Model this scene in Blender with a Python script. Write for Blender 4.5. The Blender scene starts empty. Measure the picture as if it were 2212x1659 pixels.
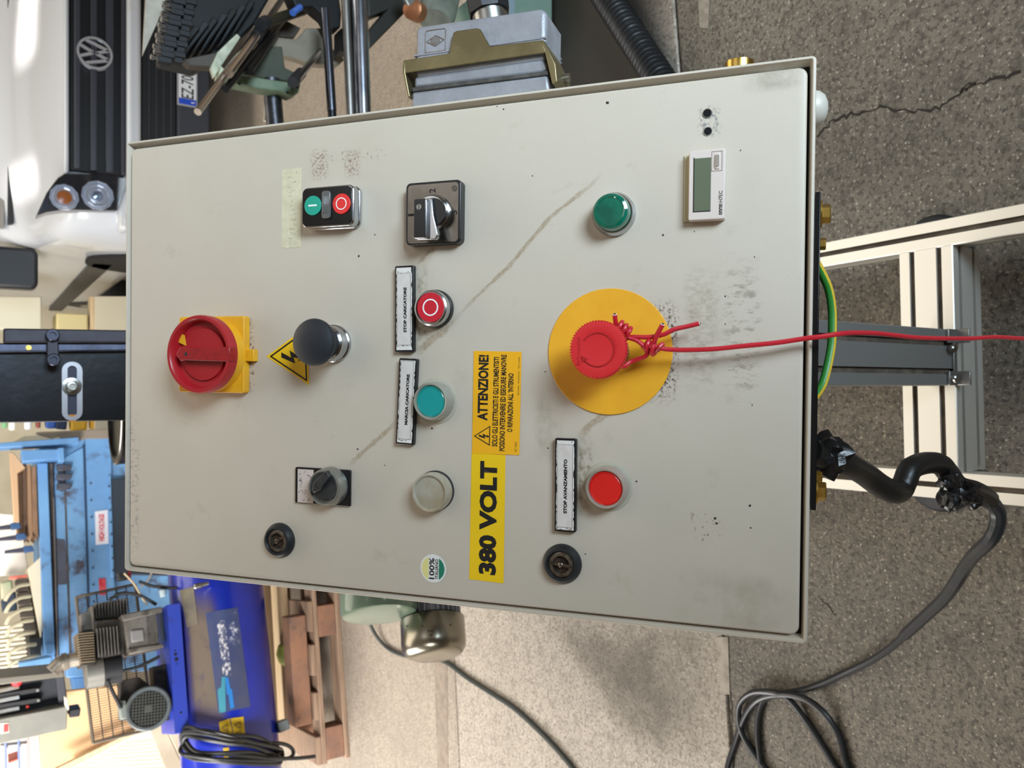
import bpy, bmesh, math, random
from mathutils import Vector, Matrix, noise
random.seed(7)
V = Vector
# ---------------------------------------------------------------- camera
FPX = 1700.0; PITCH = math.radians(34.0); CAM = V((0, 0, 1.3))
RR = V((1, 0, 0)); UU = V((0, math.sin(PITCH), math.cos(PITCH))); FF = V((0, math.cos(PITCH), -math.sin(PITCH)))
scn = bpy.context.scene
cd = bpy.data.cameras.new('camera'); cam = bpy.data.objects.new('camera', cd); scn.collection.objects.link(cam)
cd.sensor_fit = 'HORIZONTAL'; cd.sensor_width = 36; cd.lens = 36 * FPX / 2212
cam.matrix_world = Matrix.Translation(CAM) @ Matrix((-UU, RR, -FF)).transposed().to_4x4()   # held upright phone: the picture lies on its side
cd.clip_start = 0.02; cd.clip_end = 60
cd.dof.use_dof = True; cd.dof.focus_distance = 0.62; cd.dof.aperture_fstop = 15
scn.camera = cam
# ---------------------------------------------------------------- light and exposure
scn.view_settings.view_transform = 'Standard'; scn.view_settings.look = 'None'
scn.view_settings.gamma = 1; scn.view_settings.use_curve_mapping = False
scn.view_settings.exposure = 0.0
wd = bpy.data.worlds.new('hall_daylight'); scn.world = wd; wd.use_nodes = True
bg = wd.node_tree.nodes['Background']; bg.inputs[0].default_value = (1.0, 0.86, 0.69, 1); bg.inputs[1].default_value = 0.24
def area(name, loc, target, sx, sy, power, col):
    l = bpy.data.lights.new(name, 'AREA'); l.shape = 'RECTANGLE'; l.size = sx; l.size_y = sy; l.energy = power; l.color = col
    o = bpy.data.objects.new(name, l); scn.collection.objects.link(o); o.location = loc
    o.rotation_euler = (V(target) - V(loc)).to_track_quat('-Z', 'Y').to_euler(); return o
area('assumed_side_light', (1.0, -1.2, 1.25), (.78, .45, .90), .8, .8, 16.5, (.68, .855, 1.0)).data.spread = math.radians(70)  # area light, window assumed behind right of camera; spread narrowed to grade the panel
area('assumed_top_light_back', (0.3, 4.4, 4.6), (0.2, 3.9, 0), 6.0, 3.0, 165, (1.0, .92, .80))  # assumed overhead source, no roof opening built; brightens the far floor and van
area('assumed_top_light_near', (1.6, -0.2, 4.4), (.5, .6, 0), 1.6, 1.6, 9, (.95, .97, 1.0))  # weak overhead light added above the stand, its roof opening only assumed
area('left_fill_light', (-2.9, -.6, 2.6), (-1.9, 4.4, .7), 1.6, 1.6, 60, (1.0, .98, .95)).data.spread = math.radians(60)  # added fill light, brightens the board and blue machine at far left
area('assumed_left_light', (-3.6, 2.9, 2.0), (-1.0, 3.3, .2), 2.4, 1.8, 195, (1.0, .975, .94))  # assumed source at the left, added to brighten the pale floor and background
for lx_, ly_, sx_, sy_, pw_ in ((2.02, 5.06, .46, .26, 1.5), (1.14, 5.14, .14, .34, .5)):      # narrow area beams added for the bright patches on the van's hood, source assumed
    area('added_hood_beam', (lx_, ly_, 3.6), (lx_, ly_+.02, 1.1), sx_, sy_, pw_, (1.0, .95, .85)).data.spread = math.radians(5)
# ---------------------------------------------------------------- helpers
def lin(c): return tuple(((v/255)/12.92 if v/255 <= .04045 else ((v/255+.055)/1.055)**2.4) for v in c)
def ray(x, y): return FF + RR*((829.5-y)/FPX) - UU*((x-1106)/FPX)
def atY(x, y, Y): d = ray(x, y); return CAM + d*(Y/d.y)
def atz(x, y, z): d = ray(x, y); return CAM + d*((z-1.3)/d.z)
class Frame:
    def __init__(s, O, X, Y):
        s.O = V(O); s.X = V(X).normalized(); Y = V(Y); s.Y = (Y - s.X*Y.dot(s.X)).normalized(); s.Z = s.X.cross(s.Y)
        s.M = Matrix.Translation(s.O) @ Matrix((s.X, s.Y, s.Z)).transposed().to_4x4()
    def p(s, x, y, h=0.0):
        d = ray(x, y); t = (s.O + s.Z*h - CAM).dot(s.Z)/d.dot(s.Z); q = CAM + d*t - s.O
        return (q.dot(s.X), q.dot(s.Y))
    def p3(s, x, y, h=0.0): a = s.p(x, y, h); return V((a[0], a[1], h))
    def loc(s, w): q = V(w) - s.O; return V((q.dot(s.X), q.dot(s.Y), q.dot(s.Z)))
    def rect(s, x0, y0, x1, y1, h=0.0):          # image rectangle -> local x0,x1,y0,y1
        ym = (y0+y1)/2; xm = (x0+x1)/2
        a = s.p(x1, ym, h)[1]; b = s.p(x0, ym, h)[1]; c = s.p(xm, y1, h)[0]; d = s.p(xm, y0, h)[0]
        return c, d, a, b
def upright(O, yaw=0.0):
    a = math.radians(yaw); return Frame(O, (math.cos(a), math.sin(a), 0), (0, 0, 1))
WORLD = Frame((0, 0, 0), (1, 0, 0), (0, 1, 0))
class G:
    def __init__(s): s.v = []; s.f = []
    def add(s, vs, fs, M=None):
        n = len(s.v); s.v += [tuple(M @ V(v)) if M else tuple(v) for v in vs]; s.f += [tuple(i+n for i in f) for f in fs]; return s
    def box(s, x0, x1, y0, y1, z0, z1, M=None):
        vs = [(x, y, z) for z in (z0, z1) for y in (y0, y1) for x in (x0, x1)]
        return s.add(vs, [(0,2,3,1), (4,5,7,6), (0,1,5,4), (2,6,7,3), (0,4,6,2), (1,3,7,5)], M)
    def prism(s, poly, z0, z1, M=None):
        a = sum(poly[i-1][0]*poly[i][1]-poly[i][0]*poly[i-1][1] for i in range(len(poly)))
        if a < 0: poly = poly[::-1]
        n = len(poly); vs = [(p[0], p[1], z0) for p in poly] + [(p[0], p[1], z1) for p in poly]
        return s.add(vs, [tuple(range(n-1, -1, -1)), tuple(range(n, 2*n))] + [(i, (i+1) % n, n+(i+1) % n, n+i) for i in range(n)], M)
    def lathe(s, cx, cy, prof, n=40, M=None, closed=False):
        vs = []; fs = []; m = len(prof)
        for r, h in prof:
            for k in range(n): a = 2*math.pi*k/n; vs.append((cx+r*math.cos(a), cy+r*math.sin(a), h))
        for j in range(m if closed else m-1):
            for k in range(n): j2 = (j+1) % m; fs.append((j*n+k, j*n+(k+1) % n, j2*n+(k+1) % n, j2*n+k))
        if not closed:
            fs.append(tuple(range(n-1, -1, -1))); fs.append(tuple(range((m-1)*n, m*n)))
        return s.add(vs, fs, M)
    def cyl(s, a, b, r, r2=None, n=20):
        return s.rev(a, b, [(r, 0), (r if r2 is None else r2, 1)], n)
    def rev(s, a, b, prof, n=24):                # profile of (radius, fraction along a->b)
        a = V(a); b = V(b); L = (b-a).length; q = (b-a).to_track_quat('Z', 'Y').to_matrix().to_4x4()
        return s.lathe(0, 0, [(r, t*L) for r, t in prof], n, Matrix.Translation(a) @ q)
    def tube(s, pts, r, n=10, smooth=6):
        P = [V(p) for p in pts]; Q = []
        if smooth > 1:
            for i in range(len(P)-1):
                p0 = P[max(i-1, 0)]; p1 = P[i]; p2 = P[i+1]; p3 = P[min(i+2, len(P)-1)]
                for k in range(smooth):
                    t = k/smooth; Q.append(.5*((2*p1)+(p2-p0)*t+(2*p0-5*p1+4*p2-p3)*t*t+(3*p1-p0-3*p2+p3)*t**3))
            Q.append(P[-1])
        else: Q = P
        m = len(Q); vs = []; fs = []; up = None
        for i, q in enumerate(Q):
            t = (Q[min(i+1, m-1)]-Q[max(i-1, 0)]).normalized()
            if up is None: up = t.orthogonal().normalized()
            up = (up - t*up.dot(t)).normalized(); w = t.cross(up)
            rr = r(i/(m-1)) if callable(r) else r
            for k in range(n): a = 2*math.pi*k/n; vs.append(q+up*(rr*math.cos(a))+w*(rr*math.sin(a)))
        for i in range(m-1):
            for k in range(n): fs.append((i*n+k, i*n+(k+1) % n, (i+1)*n+(k+1) % n, (i+1)*n+k))
        fs.append(tuple(range(n-1, -1, -1))); fs.append(tuple(range((m-1)*n, m*n)))
        return s.add(vs, fs)
def rr(x0, x1, y0, y1, r, n=5):
    o = []
    for cx, cy, a0 in ((x1-r, y1-r, 0), (x0+r, y1-r, 90), (x0+r, y0+r, 180), (x1-r, y0+r, 270)):
        for k in range(n+1): a = math.radians(a0+90*k/n); o.append((cx+r*math.cos(a), cy+r*math.sin(a)))
    return o
def circ(cx, cy, r, n=32): return [(cx+r*math.cos(2*math.pi*k/n), cy+r*math.sin(2*math.pi*k/n)) for k in range(n)]
def obj(name, g, m, parent=None, bevel=0, seg=2, ang=32, flat=False):
    me = bpy.data.meshes.new(name); me.from_pydata(g.v, [], g.f); me.validate()
    for mm in (m if isinstance(m, (list, tuple)) else [m]): me.materials.append(mm)
    if not flat:
        me.polygons.foreach_set('use_smooth', [True]*len(me.polygons)); me.set_sharp_from_angle(angle=math.radians(ang))
    o = bpy.data.objects.new(name, me); scn.collection.objects.link(o); o.parent = parent
    if bevel:
        b = o.modifiers.new('bevel', 'BEVEL'); b.width = bevel; b.segments = seg; b.limit_method = 'ANGLE'; b.angle_limit = math.radians(40); b.harden_normals = False
    return o
def tag(o, label, cat, group=None, kind=None):
    if label: o['label'] = label
    if cat: o['category'] = cat
    if group: o['group'] = group
    if kind: o['kind'] = kind
    return o
def thing(name, fr, label, cat, group=None):
    o = bpy.data.objects.new(name, None); scn.collection.objects.link(o); o.empty_display_size = .1; o.matrix_world = fr.M
    return tag(o, label, cat, group)
def setl(o, s): o['label'] = s; return o
def struct(name, g, m, **k): o = obj(name, g, m, **k); o['kind'] = 'structure'; return o
# ---------------------------------------------------------------- materials
_m = {}
def mat(name, rgb, rough=.5, metal=0., rgb2=None, ns=20., mix=(.4, .65), bump=0., bs=80., coat=0., trans=0., emit=None, grime=None, stretch=None, spec=.5, es=1., lights=None):
    if name in _m: return _m[name]
    m = bpy.data.materials.new(name); m.use_nodes = True; nt = m.node_tree; N = nt.nodes; L = nt.links; b = N['Principled BSDF']
    b.inputs['Base Color'].default_value = (*lin(rgb), 1); b.inputs['Roughness'].default_value = rough; b.inputs['Metallic'].default_value = metal
    b.inputs['Specular IOR Level'].default_value = spec
    b.inputs['Coat Weight'].default_value = coat; b.inputs['Coat Roughness'].default_value = .08; b.inputs['Transmission Weight'].default_value = trans
    if emit: b.inputs['Emission Color'].default_value = (*lin(emit), 1); b.inputs['Emission Strength'].default_value = es
    tc = N.new('ShaderNodeTexCoord'); src = tc.outputs['Object']
    if stretch:
        mp = N.new('ShaderNodeMapping'); mp.inputs['Scale'].default_value = stretch; L.new(src, mp.inputs[0]); src = mp.outputs[0]
    def nz(sc, det=5.):
        n = N.new('ShaderNodeTexNoise'); n.inputs['Scale'].default_value = sc; n.inputs['Detail'].default_value = det; n.inputs['Roughness'].default_value = .62
        L.new(src, n.inputs['Vector']); return n
    col = None
    def layer(fac, c2, a, bb, prev):
        r = N.new('ShaderNodeMapRange'); r.inputs['From Min'].default_value = a; r.inputs['From Max'].default_value = bb; L.new(fac, r.inputs[0])
        x = N.new('ShaderNodeMix'); x.data_type = 'RGBA'; L.new(r.outputs[0], x.inputs['Factor'])
        if prev is None: x.inputs['A'].default_value = (*lin(rgb), 1)
        else: L.new(prev, x.inputs['A'])
        x.inputs['B'].default_value = (*lin(c2), 1); return x.outputs['Result']
    if rgb2: col = layer(nz(ns).outputs['Fac'], rgb2, mix[0], mix[1], col)
    for gr_ in (grime if isinstance(grime, list) else [grime] if grime else []): col = layer(nz(gr_[1], 8.).outputs['Fac'], gr_[0], gr_[2], gr_[3], col)
    if lights:                                    # small pale chips
        vo = N.new('ShaderNodeTexVoronoi'); vo.inputs['Scale'].default_value = lights[1]; L.new(src, vo.inputs['Vector'])
        r = N.new('ShaderNodeMapRange'); r.inputs['From Min'].default_value = lights[2]; r.inputs['From Max'].default_value = lights[2]*.5; L.new(vo.outputs['Distance'], r.inputs[0])
        sp = N.new('ShaderNodeSeparateColor'); L.new(vo.outputs['Color'], sp.inputs[0])
        g = N.new('ShaderNodeMath'); g.operation = 'GREATER_THAN'; g.inputs[1].default_value = lights[3]; L.new(sp.outputs[0], g.inputs[0])
        mu = N.new('ShaderNodeMath'); mu.operation = 'MULTIPLY'; L.new(r.outputs[0], mu.inputs[0]); L.new(g.outputs[0], mu.inputs[1])
        x = N.new('ShaderNodeMix'); x.data_type = 'RGBA'; L.new(mu.outputs[0], x.inputs['Factor'])
        if col is None: x.inputs['A'].default_value = (*lin(rgb), 1)
        else: L.new(col, x.inputs['A'])
        x.inputs['B'].default_value = (*lin(lights[0]), 1); col = x.outputs['Result']
    if col is not None: L.new(col, b.inputs['Base Color'])
    if bump:
        n = nz(bs, 4.); bu = N.new('ShaderNodeBump'); bu.inputs['Strength'].default_value = bump; bu.inputs['Distance'].default_value = .002
        L.new(n.outputs['Fac'], bu.inputs['Height']); L.new(bu.outputs[0], b.inputs['Normal'])
    _m[name] = m; return m
def stain(name, rgb, sc, lo, hi, alpha=.8, stretch=(1, 1, 1), edge=True):
    """thin film for dirt and for painted shade: colour with a noise-broken alpha, fading at the sheet's own border (UV)"""
    if name in _m: return _m[name]
    m = bpy.data.materials.new(name); m.use_nodes = True; nt = m.node_tree; N = nt.nodes; L = nt.links; b = N['Principled BSDF']
    b.inputs['Base Color'].default_value = (*lin(rgb), 1); b.inputs['Roughness'].default_value = .6
    tc = N.new('ShaderNodeTexCoord'); mp = N.new('ShaderNodeMapping'); mp.inputs['Scale'].default_value = stretch; L.new(tc.outputs['Object'], mp.inputs[0])
    n = N.new('ShaderNodeTexNoise'); n.inputs['Scale'].default_value = sc; n.inputs['Detail'].default_value = 7; n.inputs['Roughness'].default_value = .7; L.new(mp.outputs[0], n.inputs['Vector'])
    r = N.new('ShaderNodeMapRange'); r.inputs['From Min'].default_value = lo; r.inputs['From Max'].default_value = hi; r.inputs['To Max'].default_value = alpha; L.new(n.outputs['Fac'], r.inputs[0])
    out = r.outputs[0]
    if edge:
        sx = N.new('ShaderNodeSeparateXYZ'); L.new(tc.outputs['UV'], sx.inputs[0])
        for i in (0, 1):
            a = N.new('ShaderNodeMath'); a.operation = 'SUBTRACT'; L.new(sx.outputs[i], a.inputs[0]); a.inputs[1].default_value = .5
            c = N.new('ShaderNodeMath'); c.operation = 'ABSOLUTE'; L.new(a.outputs[0], c.inputs[0])
            d = N.new('ShaderNodeMapRange'); d.inputs['From Min'].default_value = .5; d.inputs['From Max'].default_value = .25; L.new(c.outputs[0], d.inputs[0])
            e = N.new('ShaderNodeMath'); e.operation = 'MULTIPLY'; L.new(out, e.inputs[0]); L.new(d.outputs[0], e.inputs[1]); out = e.outputs[0]
    L.new(out, b.inputs['Alpha']); _m[name] = m; return m
def film(name, pts, m, parent):
    """a strip or sheet: pts = list of (left point, right point) pairs, with UVs along it"""
    me = bpy.data.meshes.new(name); vs = []; uv = []
    for i, (a, b) in enumerate(pts): vs += [tuple(a), tuple(b)]; uv += [(0, i/(len(pts)-1)), (1, i/(len(pts)-1))]
    fs = [(2*i, 2*i+1, 2*i+3, 2*i+2) for i in range(len(pts)-1)]
    me.from_pydata(vs, [], fs); l = me.uv_layers.new(name='UVMap')
    for p in me.polygons:
        for li in p.loop_indices: l.data[li].uv = uv[me.loops[li].vertex_index]
    me.materials.append(m); o = bpy.data.objects.new(name, me); scn.collection.objects.link(o); o.parent = parent; return o
def text(s, x0, x1, y0, y1, h, m, parent, name='lettering', thick=.0002, bold=.0, M=None, keep=False, shear=0, rot=0):
    """flat lettering fitted to the rectangle x0..x1, y0..y1 at height h of the parent's frame"""
    c = bpy.data.curves.new('t', 'FONT'); c.body = s; c.size = 1; c.extrude = 0; c.offset = bold; c.resolution_u = 3; c.space_line = .9; c.align_x = 'CENTER'; c.shear = shear
    t = bpy.data.objects.new('t', c); scn.collection.objects.link(t); bpy.context.view_layer.update()
    me = bpy.data.meshes.new_from_object(t.evaluated_get(bpy.context.evaluated_depsgraph_get())); bpy.data.objects.remove(t); bpy.data.curves.remove(c)
    vs = [v.co.copy() for v in me.vertices]; ax = min(v.x for v in vs); bx = max(v.x for v in vs); ay = min(v.y for v in vs); by = max(v.y for v in vs)
    sx = (x1-x0)/(bx-ax); sy = (y1-y0)/(by-ay); off = (0, 0)
    if keep: k = min(sx, sy); off = (((x1-x0)-k*(bx-ax))/2, ((y1-y0)-k*(by-ay))/2); sx = sy = k
    R = Matrix.Rotation(rot, 4, 'Z'); cx = (x0+x1)/2; cy = (y0+y1)/2
    for v in me.vertices:
        q = V((x0+off[0]+(v.co.x-ax)*sx-cx, y0+off[1]+(v.co.y-ay)*sy-cy, 0)); q = R @ q; q = V((q.x+cx, q.y+cy, h)); v.co = M @ q if M else q
    me.materials.clear(); me.materials.append(m); me.name = name
    o = bpy.data.objects.new(name, me); scn.collection.objects.link(o); o.parent = parent; return o
def copy_tree(o, parent=None):
    c = o.copy(); scn.collection.objects.link(c); c.parent = parent
    for ch in list(o.children): copy_tree(ch, c)
    return c
# shared palette
pebble = mat('pebble_grey_paint', (198, 187, 171), .45, rgb2=(193, 182, 165), ns=9, mix=(.35, .7), bump=.12, bs=900, grime=((174, 164, 142), 26, .62, .82))
black_pl = mat('black_plastic', (22, 23, 25), .38, bump=.05, bs=600)
black_ru = mat('black_rubber', (30, 31, 33), .6)
chrome = mat('chrome', (186, 187, 190), .17, 1.)
steel = mat('brushed_steel', (176, 176, 172), .3, 1., rgb2=(140, 138, 132), ns=30)
dsteel = mat('dark_steel', (92, 92, 98), .38, .9, rgb2=(60, 60, 64), ns=14)
alu = mat('anodised_aluminium', (220, 216, 206), .42, .65)
white_pa = mat('white_label_paper', (226, 221, 214), .5, rgb2=(210, 203, 194), ns=60)
ink = mat('black_ink', (18, 18, 18), .5)
yel = mat('sign_yellow', (245, 196, 22), .45)
amber = mat('sign_amber', (243, 176, 20), .45)
clearp = mat('clear_plastic', (225, 222, 212), .15, trans=.75, coat=.5)
redpl = mat('red_plastic', (172, 30, 38), .35)
yelpl = mat('yellow_plastic', (232, 172, 32), .4, rgb2=(222, 160, 36), ns=40)
tapeb = mat('black_tape', (17, 17, 19), .3, bump=.5, bs=70)
brass = mat('yellow_zinc', (214, 178, 96), .28, 1., rgb2=(190, 150, 70), ns=90)
rust = mat('rust', (110, 66, 36), .8)
wood = mat('pallet_wood', (172, 140, 112), .75, rgb2=(140, 106, 80), ns=9, stretch=(1, 8, 8), grime=((96, 74, 58), 5, .6, .75))
# ---------------------------------------------------------------- floor: cast slabs with open joints between them
def floor_mat(name, a, b, c, chips):
    return mat(name, a, .62, rgb2=b, ns=3.2, mix=(.35, .68), grime=[(c, 30, .48, .74), (c, 110, .50, .60), (chips[0], 160, .57, .68)], bump=1.2, bs=170, lights=chips)
fl_near = floor_mat('worn_concrete', (122, 114, 101), (100, 93, 82), (74, 68, 60), ((176, 167, 150), 105, .24, .86))
fl_mid = floor_mat('trowelled_concrete', (190, 180, 166), (172, 162, 149), (140, 130, 118), ((214, 204, 190), 120, .32, .6))
fl_far = floor_mat('pale_concrete', (172, 160, 145), (158, 146, 132), (138, 127, 113), ((196, 186, 172), 90, .3, .7))
jA, jB = V((.7868, 1.2616)), V((-.709, 1.1133)); jd = (jB-jA).normalized(); jn = V((-jd.y, jd.x)); jn = jn if jn.y > 0 else -jn
floor = bpy.data.objects.new('floor', None); scn.collection.objects.link(floor); floor['kind'] = 'structure'
def slab(d0, d1, m):
    g = G(); a = jA-jd*9; b = jA+jd*9
    g.prism([tuple(a+jn*d0), tuple(b+jn*d0), tuple(b+jn*d1), tuple(a+jn*d1)], -.12, 0); return obj('slab', g, m, floor, bevel=.003)
slab(-4, -.004, fl_near); slab(.004, 1.168, fl_mid); slab(1.174, 9.0, fl_far)
g = G(); a = jA-jd*9-jn*4.2; b = jA+jd*9+jn*9.2; g.box(-9, 9, -4.5, 10.5, -.16, -.1); obj('subfloor', g, mat('dark_earth', (48, 43, 38), .9), floor)
dark = mat('crack_dirt', (44, 38, 32), .95)
def crack(px, w, seed=0):
    rnd = random.Random(seed); P = [atz(x, y, .0006) for x, y in px]; Q = []
    for i in range(len(P)-1):
        for k in range(6):
            q = P[i].lerp(P[i+1], k/6); Q.append(q + V((rnd.uniform(-1, 1), rnd.uniform(-1, 1), 0))*w*1.2)
    g = G(); n = len(Q); vs = []
    for i, q in enumerate(Q):
        t = (Q[min(i+1, n-1)]-Q[max(i-1, 0)]).normalized(); s = V((-t.y, t.x, 0))*w*rnd.uniform(.25, 1.)
        vs += [q+s, q-s]
    g.add(vs, [(2*i, 2*i+1, 2*i+3, 2*i+2) for i in range(n-1)]); return obj('crack', g, dark, floor)
crack([(1768, 292), (1795, 262), (1845, 245), (1900, 232), (1965, 243), (2030, 232), (2075, 200), (2110, 182), (2160, 170), (2212, 150)], .0035, 1)
crack([(2075, 200), (2085, 186), (2110, 176)], .002, 2)
crack([(1768, 1290), (1790, 1310), (1808, 1335)], .0012, 3)
crack([(1558, 1395), (1562, 1440), (1578, 1500), (1582, 1560), (1584, 1659)], .0022, 4)
g = G(); q = [atz(1548, 1376, .001), atz(1573, 1376, .001), atz(1577, 1500, .001), atz(1558, 1500, .001)]
g.prism([(v.x, v.y) for v in q], .0004, .002); obj('metal_strip', g, mat('worn_strip', (158, 150, 138), .5, .2, rgb2=(128, 120, 108), ns=40), floor)
g = G(); q = [atz(1508, -10, .001), atz(1533, -10, .001), atz(1530, 62, .001), atz(1512, 60, .001)]
g.prism([(v.x, v.y) for v in q], .0004, .002); obj('metal_strip', g, mat('worn_strip', (158, 150, 138), .5, .2, rgb2=(128, 120, 108), ns=40), floor)
g = G(); q = [atz(938, 1428, .001), atz(966, 1426, .001), atz(968, 1659, .001), atz(945, 1659, .001)]
g.prism([(v.x, v.y) for v in q], .0003, .0012); obj('joint_filler', g, mat('joint_filler', (150, 136, 122), .8, rgb2=(128, 116, 104), ns=30), floor)
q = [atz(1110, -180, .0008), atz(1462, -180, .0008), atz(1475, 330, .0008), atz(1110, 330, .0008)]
film('dark_patch', [(q[0], q[1]), (q[3], q[2])], stain('dirt_shade', (58, 53, 48), 4, -.1, .35, .95), floor)  # floor dirt and the shaded band, painted together as one dark film
q = [atz(1160, 1330, .0008), atz(1600, 1300, .0008), atz(1600, 1659, .0008), atz(1380, 1659, .0008)]
film('dark_patch', [(q[0], q[1]), (q[3], q[2])], stain('soft_dark', (96, 90, 80), 6, .2, .7, .6), floor)  # soft grey-brown film darkening the floor left of the cabinet
# ---------------------------------------------------------------- control cabinet on its own tilted frame
C = Frame((.0195, .3289, .8325), (.9999, -.0168, -.0016), (.0145, .8048, .5934))
cab = thing('control_cabinet', C, 'pebble grey sheet steel control box with buttons, tilted back on an aluminium stand', 'control cabinet')
def rings(loops, rect, r0, name, m, parent, cap0=False, cap1=False, n=5):
    g = G(); vs = []; L = 4*(n+1)
    for ins, h in loops:
        x0, x1, y0, y1 = rect
        for x, y in rr(x0+ins, x1-ins, y0+ins, y1-ins, max(r0-ins, .0004), n): vs.append((x-.0098*(y-.3), y, h))
    fs = [(j*L+k, j*L+(k+1) % L, (j+1)*L+(k+1) % L, (j+1)*L+k) for j in range(len(loops)-1) for k in range(L)]
    if cap0: fs.append(tuple(range(L-1, -1, -1)))
    if cap1: fs.append(tuple(range((len(loops)-1)*L, len(loops)*L)))
    g.add(vs, fs); return obj(name, g, m, parent, ang=35)
R0 = (-.2, .2, 0, .6)
rings([(0, -.2), (0, -.0012), (.0005, -.0003), (.0012, 0), (.002, 0), (.0026, -.0008), (.0038, -.008), (.0045, -.010), (.0045, -.02), (.0016, -.02), (.0016, -.198)], R0, .0035, 'housing', pebble, cab, cap0=True)
rings([(.0035, -.009), (.02, -.009), (.02, -.02), (.0035, -.02)], R0, .0035, 'gasket', mat('seal_rubber', (14, 14, 13), .8), cab)
door = rings([(.0, -.016), (0, -.0022), (.0004, -.0010), (.0011, -.0003), (.002, 0)], (-.1950, .1932, .0056, .5940), .0062, 'door_panel', pebble, cab, cap0=True, cap1=True)
P = C.p
def part(name, g, m, parent=cab, **k): return obj(name, g, m, parent, **k)
# main isolator
px0, px1, py0, py1 = C.rect(390, 684, 530, 848, .006)
g = G(); g.prism(rr(px0, px1, py0, py1, .002), 0, .008); ms = part('main_switch', g, yelpl, bevel=.0008); setl(ms, 'yellow square plate of the red main switch')
cx, cy = P(428, 765, .032)
cbx, cby = (cx+(px0+px1)/2)/2, (cy*.6+(py0+py1)/2*.4)
g = G(); g.lathe(cbx, cby, [(.0322, .008), (.0318, .016), (.031, .022)]); part('switch_collar', g, yelpl, ms)
g = G(); g.lathe(cx, cy, [(.0312, .0215), (.0332, .0225), (.0334, .030), (.0326, .0325), (.0302, .0325), (.0288, .031), (.0275, .0245), (.0225, .0240), (.0222, .0262), (.0005, .0262)], 56)
hd = part('rotary_ring', g, redpl, ms)
g = G(); w = .0062
g.prism([(cx-w, cy-.0335), (cx+w, cy-.0335), (cx+.0052, cy+.014), (cx+.0062, cy+.0175), (cx, cy+.0225), (cx-.0062, cy+.0175), (cx-.0052, cy+.014)], .024, .0335); part('rotary_handle', g, mat('red_handle', (162, 28, 34), .32, rgb2=(146, 26, 32), ns=200), ms, bevel=.0008)
g = G(); g.prism(circ(cx, cy+.0115, .0016, 16), .0334, .0337); part('handle_pin', g, dsteel, ms)
q = P(394, 733, .026); g = G(); g.prism([(q[0]-.0055, q[1]-.0045), (q[0]+.0035, q[1]-.0028), (q[0]+.0055, q[1]+.003), (q[0]-.0028, q[1]+.0035)], .0262, .0266); part('position_window', g, yelpl, ms)
a, b, c_, d_ = C.rect(507, 752, 548, 783, .006); g = G(); g.box(a+.001, b-.001, c_, d_, .0, .0062); g.box(a-.002, b+.002, c_+.0095, d_+.001, .0062, .0095)
part('lock_tab', g, yelpl, ms, bevel=.0006)
a, b, c_, d_ = C.rect(506, 755, 512, 777, .0135); g = G(); g.prism(rr(a, b, c_, d_, .001), .0098, .0142); part('lock_slot', g, mat('dark_red_plastic', (120, 30, 30), .5), ms)
# warning triangle under the black knob
def tri_sticker(pts, parent, m, base=.0, border=.12, bolt=True):
    A, B, D = [V(p) for p in pts]; c = (A+B+D)/3; g = G(); g.prism([tuple(A), tuple(B), tuple(D)], base, base+.0003)
    s = obj('warning_sticker', g, m, parent); sc = lambda k: [c+(p-c)*k for p in (A, B, D)]
    o = sc(1-border); i = sc(1-border*1.75); g = G()
    for k in range(3): g.prism([tuple(o[k]), tuple(o[(k+1) % 3]), tuple(i[(k+1) % 3]), tuple(i[k])], base+.0003, base+.0005)
    obj('black_border', g, ink, s)
    up = (A-(B+D)/2); hgt = up.length; up = up.normalized(); rt = V((up.y, -up.x))
    bp = [(-.02, .30), (.07, .30), (-.03, .06), (.10, .10), (-.01, -.14), (.05, -.13), (-.045, -.26), (-.09, -.11), (-.045, -.13), (-.02, .01), (-.13, -.03)]
    g = G(); g.prism([tuple(c+rt*(x*hgt)*1.15+up*(y*hgt)) for x, y in bp], base+.0003, base+.0005); obj('lightning_bolt', g, ink, s); return s
tri_sticker([P(576, 770), P(668, 832), P(663, 706)], cab, yel)
# black mushroom push button
kx, ky = .0088, .3738
g = G(); g.lathe(kx, ky, [(.0158, 0), (.0158, .003), (.0148, .0038), (.0148, .008), (.0142, .009), (.0142, .012), (.0125, .0135)]); mb = part('mushroom_button', g, chrome); setl(mb, 'chrome collar of the black mushroom button')
g = G(); g.lathe(kx, ky, [(.0118, .012), (.0122, .020), (.0165, .025), (.0190, .029), (.0191, .031), (.0182, .0332), (.014, .0352), (.007, .0364), (.0004, .0368)], 48); part('black_cap', g, mat('black_cap', (30, 34, 40), .5, bump=.08, bs=500), mb)
# double push button green / red
x0, x1, y0, y1 = C.rect(652, 403, 760, 488, .0125)
g = G(); g.prism(rr(x0-.0006, x1+.0006, y0-.0012, y1+.0004, .005), 0, .0115); g.prism(rr(x0-.0012, x1+.0012, y0-.0022, y1+.0008, .006), 0, .0035); db = part('double_push_button', g, chrome, bevel=.001)
g = G(); g.prism(rr(x0+.0007, x1-.0007, y0+.0007, y1-.0007, .004), .0115, .0125); part('black_face', g, mat('gloss_black', (14, 14, 15), .2), db)
grn = mat('green_cap', (24, 158, 132), .4); rdc = mat('red_cap', (226, 50, 46), .4); wht = mat('white_print', (240, 240, 236), .5)
q = P(675.6, 444, .0135); g = G(); g.prism(circ(q[0], q[1], .0081, 40), .0125, .0137); gb = part('green_button', g, grn, db, bevel=.0003)
g = G(); g.box(q[0]-.0007, q[0]+.0007, q[1]-.004, q[1]+.004, .0137, .0139); part('bar_mark', g, wht, db)
q = P(737.4, 440, .0135); g = G(); g.prism(circ(q[0], q[1], .0083, 40), .0125, .0137); part('red_button', g, rdc, db, bevel=.0003)
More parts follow.
